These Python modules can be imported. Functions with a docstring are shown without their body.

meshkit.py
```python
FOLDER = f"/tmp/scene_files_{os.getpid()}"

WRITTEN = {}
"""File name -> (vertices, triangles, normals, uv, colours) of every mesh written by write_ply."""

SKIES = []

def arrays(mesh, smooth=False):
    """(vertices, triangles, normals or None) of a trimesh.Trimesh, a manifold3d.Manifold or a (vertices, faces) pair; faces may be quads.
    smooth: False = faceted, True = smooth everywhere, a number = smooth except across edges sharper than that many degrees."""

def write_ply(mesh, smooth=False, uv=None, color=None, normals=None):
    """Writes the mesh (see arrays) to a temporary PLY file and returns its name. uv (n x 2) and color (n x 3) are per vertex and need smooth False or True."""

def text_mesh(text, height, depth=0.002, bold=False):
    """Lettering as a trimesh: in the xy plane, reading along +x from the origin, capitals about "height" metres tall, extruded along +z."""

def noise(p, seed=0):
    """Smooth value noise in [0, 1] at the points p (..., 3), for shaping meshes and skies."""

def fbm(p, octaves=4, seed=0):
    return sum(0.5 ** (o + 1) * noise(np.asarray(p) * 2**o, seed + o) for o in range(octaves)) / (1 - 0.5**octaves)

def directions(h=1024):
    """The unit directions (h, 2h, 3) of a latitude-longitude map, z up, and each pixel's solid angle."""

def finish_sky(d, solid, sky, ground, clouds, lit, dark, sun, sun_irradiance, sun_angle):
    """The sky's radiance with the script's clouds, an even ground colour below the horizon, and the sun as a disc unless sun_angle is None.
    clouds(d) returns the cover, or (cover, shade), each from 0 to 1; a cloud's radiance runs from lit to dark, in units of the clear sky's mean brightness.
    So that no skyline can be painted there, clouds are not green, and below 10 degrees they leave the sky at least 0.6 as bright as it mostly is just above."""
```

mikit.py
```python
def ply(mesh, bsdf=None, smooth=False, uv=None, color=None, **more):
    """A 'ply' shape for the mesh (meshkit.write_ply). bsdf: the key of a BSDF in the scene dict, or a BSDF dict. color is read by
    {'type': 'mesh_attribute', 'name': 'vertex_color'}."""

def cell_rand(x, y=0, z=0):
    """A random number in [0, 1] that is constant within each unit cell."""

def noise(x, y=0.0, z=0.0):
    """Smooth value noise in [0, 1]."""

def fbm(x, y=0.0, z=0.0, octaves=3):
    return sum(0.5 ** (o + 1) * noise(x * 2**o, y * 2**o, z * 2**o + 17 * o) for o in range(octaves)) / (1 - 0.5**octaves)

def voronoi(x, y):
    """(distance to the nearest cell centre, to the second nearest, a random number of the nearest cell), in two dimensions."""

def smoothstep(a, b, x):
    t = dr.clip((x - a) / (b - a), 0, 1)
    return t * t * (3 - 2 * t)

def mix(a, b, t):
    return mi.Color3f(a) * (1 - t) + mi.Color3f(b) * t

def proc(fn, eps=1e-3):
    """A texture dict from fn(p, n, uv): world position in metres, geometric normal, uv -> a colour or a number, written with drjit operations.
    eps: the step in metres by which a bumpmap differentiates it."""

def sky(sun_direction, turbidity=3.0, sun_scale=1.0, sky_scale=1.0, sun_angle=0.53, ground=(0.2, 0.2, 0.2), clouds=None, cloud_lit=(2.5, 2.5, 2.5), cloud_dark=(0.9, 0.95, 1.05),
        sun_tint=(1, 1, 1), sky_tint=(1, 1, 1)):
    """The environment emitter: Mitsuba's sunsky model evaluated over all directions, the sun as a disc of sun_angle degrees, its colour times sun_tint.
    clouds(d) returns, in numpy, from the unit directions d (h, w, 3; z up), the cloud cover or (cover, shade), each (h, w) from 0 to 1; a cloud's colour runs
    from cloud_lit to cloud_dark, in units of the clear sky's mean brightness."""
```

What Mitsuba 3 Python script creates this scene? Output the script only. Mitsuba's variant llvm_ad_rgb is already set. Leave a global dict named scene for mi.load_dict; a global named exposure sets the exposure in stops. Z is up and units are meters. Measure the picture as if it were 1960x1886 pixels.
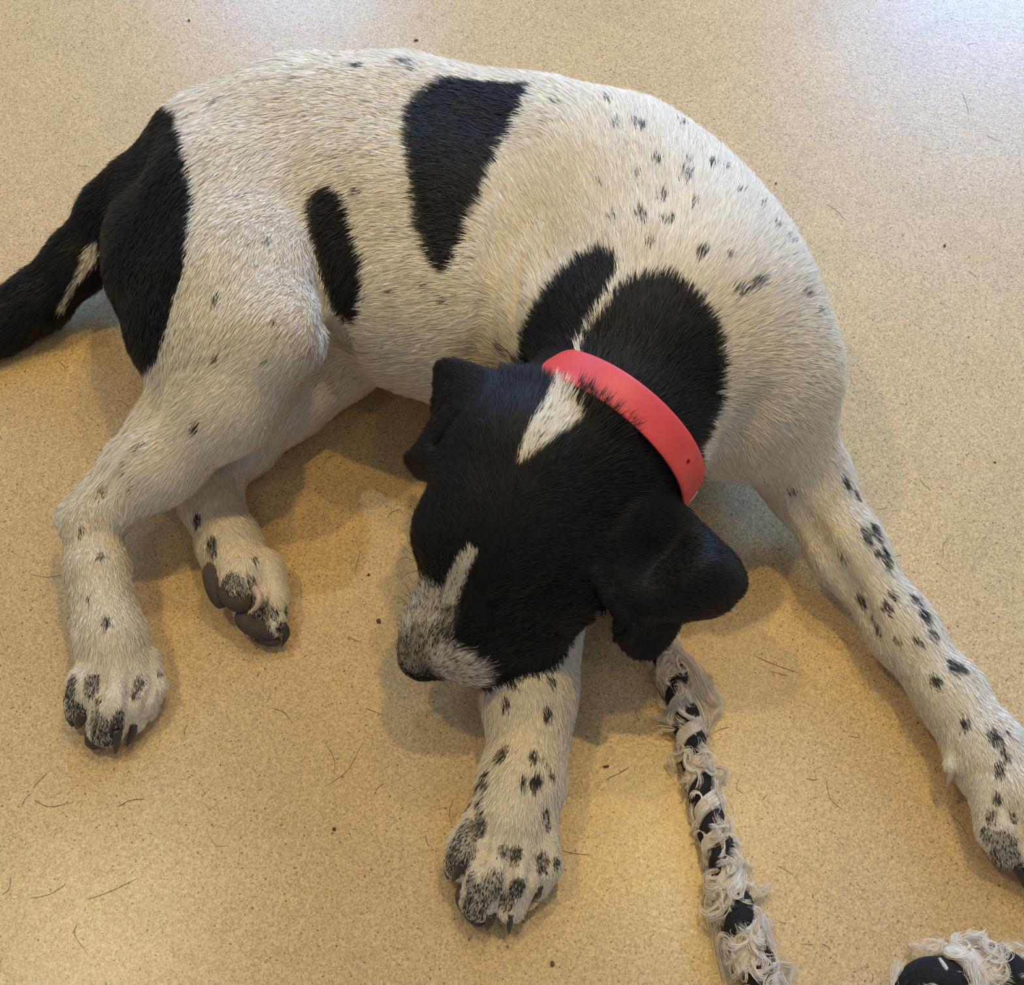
import math
import numpy as np
import trimesh
import manifold3d as m3
import mitsuba as mi
import drjit as dr
import mikit, meshkit
from scipy.spatial import cKDTree

T = mi.ScalarTransform4f
scene, labels = {}, {}

# ------------------------------------------------------------------ camera, light, exposure
PITCH, DIST = math.radians(60), 1.15
EYE = np.array([0, -DIST * math.cos(PITCH), DIST * math.sin(PITCH)])
scene['camera'] = {'type': 'perspective', 'fov': 2 * math.degrees(math.atan(980 / 2800.0)), 'fov_axis': 'x', 'near_clip': 0.05, 'far_clip': 50.0,
                   'to_world': T().look_at(origin=EYE.tolist(), target=[0, 0, 0], up=[0, 0, 1])}
exposure = 0.19
# warm recessed ceiling lamps, those behind the camera unseen, placed to lighten shadows: (x, y, radiance scale); cool daylit windows in the back wall: (x0, x1, z0, z1)
CEIL = 2.6
LAMPS = [(0.5, 1.32, .90, (1.0, .67, .23)), (-0.46, 1.32, .36, (1.0, .85, .56)), (0.41, 0.50, 1.0, (1.0, .70, .24)), (-1.0, 0.2, 1.02, (1.0, .77, .33)), (1.45, 1.86, .04, (1.0, .74, .40)), (-0.8, -1.2, .22, (1.0, .78, .42)), (0.85, -0.9, .26, (1.0, .78, .38))]
LAMP_RADIUS, LAMP_POWER = 0.036, 1060.0
WINDOWS = [(-0.95, -0.38, 1.25, 2.40), (1.0, 2.2, 1.3, 2.5)]
WINDOW_RGB = np.array([0.33, 0.71, 1.40]) * 21.0

# ------------------------------------------------------------------ helpers
def add(key, mesh, bsdf, smooth=False, label=None, cat=None, kind=None, group=None, **kw):
    scene[key] = mikit.ply(mesh, bsdf, smooth, **kw)
    note(key, label, cat, kind, group)
def note(key, label=None, cat=None, kind=None, group=None):
    d = {k: v for k, v in (('label', label), ('category', cat), ('kind', kind), ('group', group)) if v}
    if d: labels[key] = d
def numbered(key):
    if key not in scene: return key
    i = 1
    while f'{key}_{i:03d}' in scene: i += 1
    return f'{key}_{i:03d}'
def unit(v): return v / np.maximum(np.linalg.norm(v, axis=-1, keepdims=True), 1e-9)
def sstep(a, b, x):
    t = np.clip((x - a) / (b - a), 0, 1); return t * t * (3 - 2 * t)
def catmull(p, n):
    p = np.asarray(p, float); m = len(p)
    if m == 2:
        t = np.linspace(0, 1, n).reshape((n,) + (1,) * (p.ndim - 1)); return p[0] * (1 - t) + p[1] * t
    q = np.concatenate([2 * p[:1] - p[1:2], p, 2 * p[-1:] - p[-2:-1]])
    t = np.linspace(0, m - 1, n); i = np.minimum(t.astype(int), m - 2); f = (t - i).reshape((n,) + (1,) * (p.ndim - 1))
    a, b, c, d = q[i], q[i + 1], q[i + 2], q[i + 3]
    return .5 * (2 * b + (c - a) * f + (2 * a - 5 * b + 4 * c - d) * f * f + (3 * b - a - 3 * c + d) * f ** 3)
def frames(p):
    t = unit(np.gradient(p, axis=0)); a = np.zeros_like(t)
    u = np.array([0, 0, 1.0]) if abs(t[0, 2]) < .9 else np.array([1.0, 0, 0])
    for i in range(len(t)):
        u = u - t[i] * (u @ t[i]); u = u / np.linalg.norm(u); a[i] = u
    return t, a, np.cross(t, a)
def tube(points, radii, sides=8, flat=1.0):
    """A closed tapering tube along a polyline; flat squashes it along the second frame axis."""
    p = np.asarray(points, float); t, a, b = frames(p); r = np.broadcast_to(radii, (len(p),)).astype(float)
    ang = np.arange(sides) * 2 * np.pi / sides
    ring = np.cos(ang)[None, :, None] * a[:, None] + flat * np.sin(ang)[None, :, None] * b[:, None]
    v = (p[:, None] + r[:, None, None] * ring).reshape(-1, 3)
    i, j = np.meshgrid(np.arange(len(p) - 1), np.arange(sides), indexing='ij')
    q = np.stack([i * sides + j, i * sides + (j + 1) % sides, (i + 1) * sides + (j + 1) % sides, (i + 1) * sides + j], -1).reshape(-1, 4)
    f = np.vstack([q[:, [0, 1, 2]], q[:, [0, 2, 3]]])
    n = len(v); v = np.vstack([v, p[:1], p[-1:]]); k = np.arange(sides); e = (len(p) - 1) * sides
    f = np.vstack([f, np.stack([(k + 1) % sides, k, k * 0 + n], 1), np.stack([e + k, e + (k + 1) % sides, k * 0 + n + 1], 1)])
    return trimesh.Trimesh(v, f, process=False)
def ribbons(P, Wd, N, C, key, bsdf):
    """Many thin blades: P (n, m, 3) centre lines, Wd (n, m, 3) half widths, N (n, 3) normals, C (n, 3) colours -> one mesh, tip pointed."""
    n, m = P.shape[:2]
    v = np.empty((n, 2 * m - 1, 3)); v[:, 0:2 * m - 2:2] = (P - Wd)[:, :-1]; v[:, 1:2 * m - 2:2] = (P + Wd)[:, :-1]; v[:, -1] = P[:, -1]
    f = []
    for i in range(m - 2): f += [[2 * i, 2 * i + 1, 2 * i + 3], [2 * i, 2 * i + 3, 2 * i + 2]]
    f.append([2 * m - 4, 2 * m - 3, 2 * m - 2]); f = np.array(f)
    F = (np.arange(n)[:, None, None] * (2 * m - 1) + f[None]).reshape(-1, 3)
    k = 2 * m - 1
    path = meshkit.write_ply((v.reshape(-1, 3), F), False, None, np.repeat(C, k, 0), normals=np.repeat(N, k, 0))
    scene[key] = {'type': 'ply', 'filename': path, 'face_normals': False, 'bsdf': {'type': 'ref', 'id': bsdf}}

class Field:
    """A signed distance grid into which limbs and skin folds are blended."""
    def __init__(s, lo, hi, h):
        s.lo = np.array(lo, float); s.h = h; s.n = np.ceil((np.array(hi) - s.lo) / h).astype(int) + 1; s.v = np.full(s.n, .05, np.float32)
    def box(s, lo, hi):
        a = np.clip(np.floor((lo - s.lo) / s.h).astype(int), 0, s.n - 1); b = np.clip(np.ceil((hi - s.lo) / s.h).astype(int) + 1, 1, s.n)
        return tuple(slice(x, y) for x, y in zip(a, b)), [(np.arange(x, y) * s.h + l).astype(np.float32) for x, y, l in zip(a, b, s.lo)]
    def mix(s, sl, d, k, cut=False):
        v = s.v[sl]
        if cut: d = -d
        h = np.maximum(k - np.abs(v - d), 0) / k; s.v[sl] = np.maximum(v, d) + h * h * k * .25 if cut else np.minimum(v, d) - h * h * k * .25
    def cone(s, a, b, k, cut=False):
        m = max(a[3], b[3]) + k + .006
        sl, (X, Y, Z) = s.box(np.minimum(a[:3], b[:3]) - m, np.maximum(a[:3], b[:3]) + m)
        s.mix(sl, cone_distance(X[:, None, None], Y[None, :, None], Z[None, None, :], a, b).astype(np.float32), k, cut)
    def sheet(s, grid, k):
        pts, rad = dense(grid); m = rad.max() + k + .005
        sl, ax = s.box(pts.min(0) - m, pts.max(0) + m)
        q = np.stack(np.meshgrid(*ax, indexing='ij'), -1)
        d, i = cKDTree(pts).query(q.reshape(-1, 3), distance_upper_bound=m + .004)
        d = np.where(np.isfinite(d), d - rad[np.minimum(i, len(rad) - 1)], .05).reshape(q.shape[:3])
        s.mix(sl, d.astype(np.float32), k)
def cone_distance(x, y, z, a, b):
    x, y, z = x - a[0], y - a[1], z - a[2]; ba = b[:3] - a[:3]; l2 = ba @ ba; rr = a[3] - b[3]; a2 = l2 - rr * rr
    if a2 <= 1e-9:
        if b[3] > a[3]: x, y, z = x - ba[0], y - ba[1], z - ba[2]
        return np.sqrt(x * x + y * y + z * z) - max(a[3], b[3])
    il2 = 1 / l2; Y = x * ba[0] + y * ba[1] + z * ba[2]; Z = Y - l2
    x2 = np.maximum((x * x + y * y + z * z) * l2 * l2 - Y * Y * l2, 0); y2 = Y * Y * l2; z2 = Z * Z * l2; kk = np.sign(rr) * rr * rr * x2
    d = (np.sqrt(x2 * a2 * il2) + Y * rr) * il2 - a[3]
    return np.where(np.sign(Z) * a2 * z2 > kk, np.sqrt(x2 + z2) * il2 - b[3], np.where(np.sign(Y) * a2 * y2 < kk, np.sqrt(x2 + y2) * il2 - a[3], d))
def dense(g, step=.0012):
    n0 = int(max(np.linalg.norm(np.diff(g[..., :3], axis=0), axis=-1).sum(0).max() / step, 4)); n1 = int(max(np.linalg.norm(np.diff(g[..., :3], axis=1), axis=-1).sum(1).max() / step, 4))
    b = np.swapaxes(catmull(np.swapaxes(catmull(g, n0), 0, 1), n1), 0, 1).reshape(-1, 4)
    return b[:, :3], b[:, 3]
def surface_net(v, lo, h):
    neg = v < 0; n = np.array(v.shape); c = np.zeros(n - 1, np.uint8)
    cor = [(a, b, d) for a in (0, 1) for b in (0, 1) for d in (0, 1)]
    for a, b, d in cor: c += neg[a:n[0] - 1 + a, b:n[1] - 1 + b, d:n[2] - 1 + d]
    act = np.argwhere((c > 0) & (c < 8)); ind = np.full(n - 1, -1, np.int32); ind[tuple(act.T)] = np.arange(len(act))
    S = np.zeros((len(act), 3)); N = np.zeros(len(act))
    val = {k: v[act[:, 0] + k[0], act[:, 1] + k[1], act[:, 2] + k[2]].astype(float) for k in cor}
    for p in cor:
        for ax in range(3):
            if p[ax]: continue
            q = list(p); q[ax] = 1; a, b = val[p], val[tuple(q)]; m = (a < 0) != (b < 0)
            pt = np.tile(np.array(p, float), (len(act), 1)); pt[:, ax] += np.where(m, a / np.where(m, a - b, 1), 0); S[m] += pt[m]; N += m
    faces = []
    for ax in range(3):
        o = [0, 1, 2]; o.remove(ax); b, cx = o if ax != 1 else (2, 0)
        A = neg[tuple(slice(0, n[i] - 1) if i == ax else slice(1, n[i] - 1) for i in range(3))]; B = neg[tuple(slice(1, n[i]) if i == ax else slice(1, n[i] - 1) for i in range(3))]
        for inv in (0, 1):
            e = np.argwhere((~A & B) if inv else (A & ~B))
            for i in range(3):
                if i != ax: e[:, i] += 1
            def g(db, dc):
                q = e.copy(); q[:, b] -= db; q[:, cx] -= dc; return ind[tuple(q.T)]
            f = np.stack([g(0, 0), g(1, 0), g(1, 1), g(0, 1)], 1); faces.append(f[:, ::-1] if inv else f)
    Q = np.vstack(faces)
    return lo + h * (act + S / N[:, None]), np.vstack([Q[:, [0, 1, 2]], Q[:, [0, 2, 3]]])

# ------------------------------------------------------------------ materials
def floor_color(p, n, uv):
    x, y = p.x * 1000, p.y * 1000
    a = mikit.noise(x / 1.3 + 3.1, y / 1.1, 0.5); b = mikit.noise(x / 1.0 + 0.3 * y, y / 1.1 - 0.2 * x, 7.5); c = mikit.noise(x / .75 - .4 * y, y / 1.4 + .3 * x, 3.5)
    big = mikit.fbm(x / 60, y / 60, 1.5, 3)
    base = mikit.mix((0.43, 0.295, 0.142), (0.69, 0.52, 0.285), mikit.smoothstep(.2, .8, a * .5 + c * .5))
    base = base * (0.92 + 0.16 * big)
    base = mikit.mix(base, (0.30, 0.205, 0.105), mikit.smoothstep(.61, .77, b) * .8)
    fleck = mikit.smoothstep(.745, .83, mikit.noise(x / 1.5 + 11, y / 1.5 + 5, 9.5))
    return mikit.mix(base, (0.10, 0.075, 0.05), fleck * .85)
def floor_bump(p, n, uv):
    x, y = p.x * 1000, p.y * 1000
    return 0.6 * mikit.noise(x / 3.0 + .15 * y, y / 1.8, .5) + .4 * mikit.noise(x / 1.6, y / 1.2 - .2 * x, 4.5)
scene['floor_vinyl'] = {'type': 'bumpmap', 'arbitrary': mikit.proc(floor_bump, 5e-4), 'scale': 0.00019,
                        'bsdf': {'type': 'principled', 'base_color': mikit.proc(floor_color), 'roughness': 0.27, 'specular': 0.28}}
scene['paint'] = {'type': 'diffuse', 'reflectance': {'type': 'rgb', 'value': [.55, .53, .50]}}
scene['ceiling_paint'] = {'type': 'diffuse', 'reflectance': {'type': 'rgb', 'value': [.58, .57, .55]}}
scene['metal_white'] = {'type': 'roughplastic', 'alpha': .2, 'diffuse_reflectance': {'type': 'rgb', 'value': [.75, .74, .72]}}
scene['hair'] = {'type': 'twosided', 'bsdf': {'type': 'principled', 'base_color': {'type': 'mesh_attribute', 'name': 'vertex_color'}, 'roughness': .5, 'specular': .2}}
scene['skin'] = {'type': 'principled', 'base_color': {'type': 'mesh_attribute', 'name': 'vertex_color'}, 'roughness': .75, 'specular': .2}
def pl(key, rgb, rough, spec=.5, **kw): scene[key] = {'type': 'principled', 'base_color': {'type': 'rgb', 'value': list(rgb)}, 'roughness': rough, 'specular': spec, **kw}
pl('claw_dark', (.035, .032, .03), .35); pl('claw_pale', (.50, .36, .28), .4); pl('pad', (.085, .072, .058), .8, .3); pl('nose_leather', (.02, .017, .016), .38)
pl('eye', (.012, .008, .005), .08, .6); pl('whisker', (.02, .016, .012), .5); pl('crumb', (.085, .055, .032), .7); pl('brass', (.75, .6, .38), .3, metallic=.9)
scene['pad'] = {'type': 'bumpmap', 'arbitrary': mikit.proc(lambda p, n, uv: mikit.fbm(p.x * 1400, p.y * 1400, p.z * 1400, 2), 2e-4), 'scale': .0016, 'bsdf': scene['pad']}
pl('hair_stray', (.05, .035, .02), .5); pl('husk', (.55, .42, .26), .4); pl('strap_inner', (.42, .30, .20), .8)
def collar_color(p, n, uv):
    g = mikit.fbm(p.x * 60, p.y * 60, p.z * 60, 4); s = mikit.smoothstep(.58, .75, mikit.fbm(p.x * 130 + 7, p.y * 130, p.z * 130, 3))
    return mikit.mix(mikit.mix((.62, .052, .048), (.72, .08, .068), g), (.50, .06, .05), s * .5)
scene['collar_rubber'] = {'type': 'bumpmap', 'arbitrary': mikit.proc(lambda p, n, uv: mikit.fbm(p.x * 900, p.y * 900, p.z * 900, 2), 3e-4), 'scale': .00012,
                          'bsdf': {'type': 'principled', 'base_color': mikit.proc(collar_color), 'roughness': .5, 'specular': .4}}
def yarn(key, c0, c1, f=2600):
    scene[key] = {'type': 'principled', 'base_color': mikit.proc(lambda p, n, uv: mikit.mix(c0, c1, mikit.noise(p.x * f, p.y * f, p.z * f))), 'roughness': .9, 'specular': .1, 'sheen': .4}
def weave(p, n, uv): return .5 * mikit.noise(p.x * 1500 + p.y * 700, p.y * 1500 - p.x * 700, p.z * 1500) + .5 * mikit.noise(p.x * 420, p.y * 3200, p.z * 900)
yarn('yarn_cream', (.50, .44, .36), (.80, .74, .64)); yarn('yarn_black', (.010, .010, .012), (.035, .034, .036))
b0 = scene['yarn_black']; scene['yarn_black'] = {'type': 'bumpmap', 'arbitrary': mikit.proc(weave, 2e-4), 'scale': .0007, 'bsdf': b0}
scene['fray'] = {'type': 'twosided', 'bsdf': {'type': 'principled', 'base_color': {'type': 'mesh_attribute', 'name': 'vertex_color'}, 'roughness': .7, 'specular': .2}}

# ------------------------------------------------------------------ room
def quad(a, b, c, d): return (np.array([a, b, c, d], float), np.array([[0, 1, 2, 3]]))
X0, X1, Y0, Y1 = -3.0, 3.0, -2.6, 3.0
add('floor', quad((X0, Y0, 0), (X1, Y0, 0), (X1, Y1, 0), (X0, Y1, 0)), 'floor_vinyl', label='tan speckled vinyl floor with a glossy textured surface', kind='structure', uv=np.array([[0, 0], [6, 0], [6, 5.6], [0, 5.6]], float))
add('wall_left', quad((X0, Y0, 0), (X0, Y1, 0), (X0, Y1, CEIL), (X0, Y0, CEIL)), 'paint', kind='structure')
add('wall_right', quad((X1, Y1, 0), (X1, Y0, 0), (X1, Y0, CEIL), (X1, Y1, CEIL)), 'paint', kind='structure')
add('wall_front', quad((X1, Y0, 0), (X0, Y0, 0), (X0, Y0, CEIL), (X1, Y0, CEIL)), 'paint', kind='structure')
import shapely
from shapely import affinity
def holed(outer, holes, depth):
    return trimesh.creation.extrude_polygon(shapely.Polygon(outer, holes), depth)
wall = holed([(X0, 0), (X1, 0), (X1, CEIL), (X0, CEIL)], [[(a, z0), (b, z0), (b, z1), (a, z1)] for a, b, z0, z1 in WINDOWS], .12)
wall.apply_transform(np.array([[1, 0, 0, 0], [0, 0, -1, Y1 + .12], [0, 1, 0, 0], [0, 0, 0, 1.0]]))
add('wall_back', wall, 'paint', kind='structure')
for i, (a, b, z0, z1) in enumerate(WINDOWS):
    k = f'window_{i + 1}'
    fr = holed([(a, z0), (b, z0), (b, z1), (a, z1)], [[(a + .045, z0 + .045), (b - .045, z0 + .045), (b - .045, z1 - .045), (a + .045, z1 - .045)]], .05)
    fr.apply_transform(np.array([[1, 0, 0, 0], [0, 0, -1, Y1 + .09], [0, 1, 0, 0], [0, 0, 0, 1.0]]))
    add(k + '__window_frame', fr, 'metal_white')
    add(k + '__pane', quad((a, Y1 + .07, z0), (b, Y1 + .07, z0), (b, Y1 + .07, z1), (a, Y1 + .07, z1)), 'paint', emitter={'type': 'area', 'radiance': {'type': 'rgb', 'value': WINDOW_RGB.tolist()}})
    note(k, kind='structure')
LR = LAMP_RADIUS
holes = [shapely.Point(x, y).buffer(LR + .012, 24) for x, y, s, rgb in LAMPS]
ceil = trimesh.creation.extrude_polygon(shapely.box(X0, Y0, X1, Y1).difference(shapely.unary_union(holes)), .04); ceil.apply_translation([0, 0, CEIL])
add('ceiling', ceil, 'ceiling_paint', kind='structure')
for i, (x, y, s, rgb) in enumerate(LAMPS):
    k = 'unseen_ceiling_lamp' if i == 0 else f'unseen_ceiling_lamp_{i:03d}'
    ring = trimesh.creation.extrude_polygon(shapely.Point(x, y).buffer(LR + .03, 24).difference(shapely.Point(x, y).buffer(LR + .002, 24)), .012); ring.apply_translation([0, 0, CEIL - .012])
    add(k + '__trim_ring', ring, 'metal_white')
    ang = np.arange(32) * np.pi / 16; disc = np.vstack([np.stack([x + LR * np.cos(ang), y + LR * np.sin(ang), ang * 0 + CEIL + .002], 1), [[x, y, CEIL + .002]]])
    j = np.arange(32); add(k + '__diffuser', (disc, np.stack([(j + 1) % 32, j, j * 0 + 32], 1)), 'metal_white', emitter={'type': 'area', 'radiance': {'type': 'rgb', 'value': [LAMP_POWER * s * v for v in rgb]}})
    note(k, ['amber recessed ceiling lamp beyond the shoulder of the dog', 'whitish recessed ceiling lamp beyond the rump of the dog', 'recessed ceiling lamp almost straight above the dog', 'recessed ceiling lamp farthest left, above the hind paws', 'recessed ceiling lamp farthest right, towards the wide window', 'unseen recessed ceiling lamp behind the camera on the left, placed to lighten the near side of the dog', 'unseen recessed ceiling lamp behind the camera on the right, placed to lighten the near side of the dog'][i], 'ceiling lamp')

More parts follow.
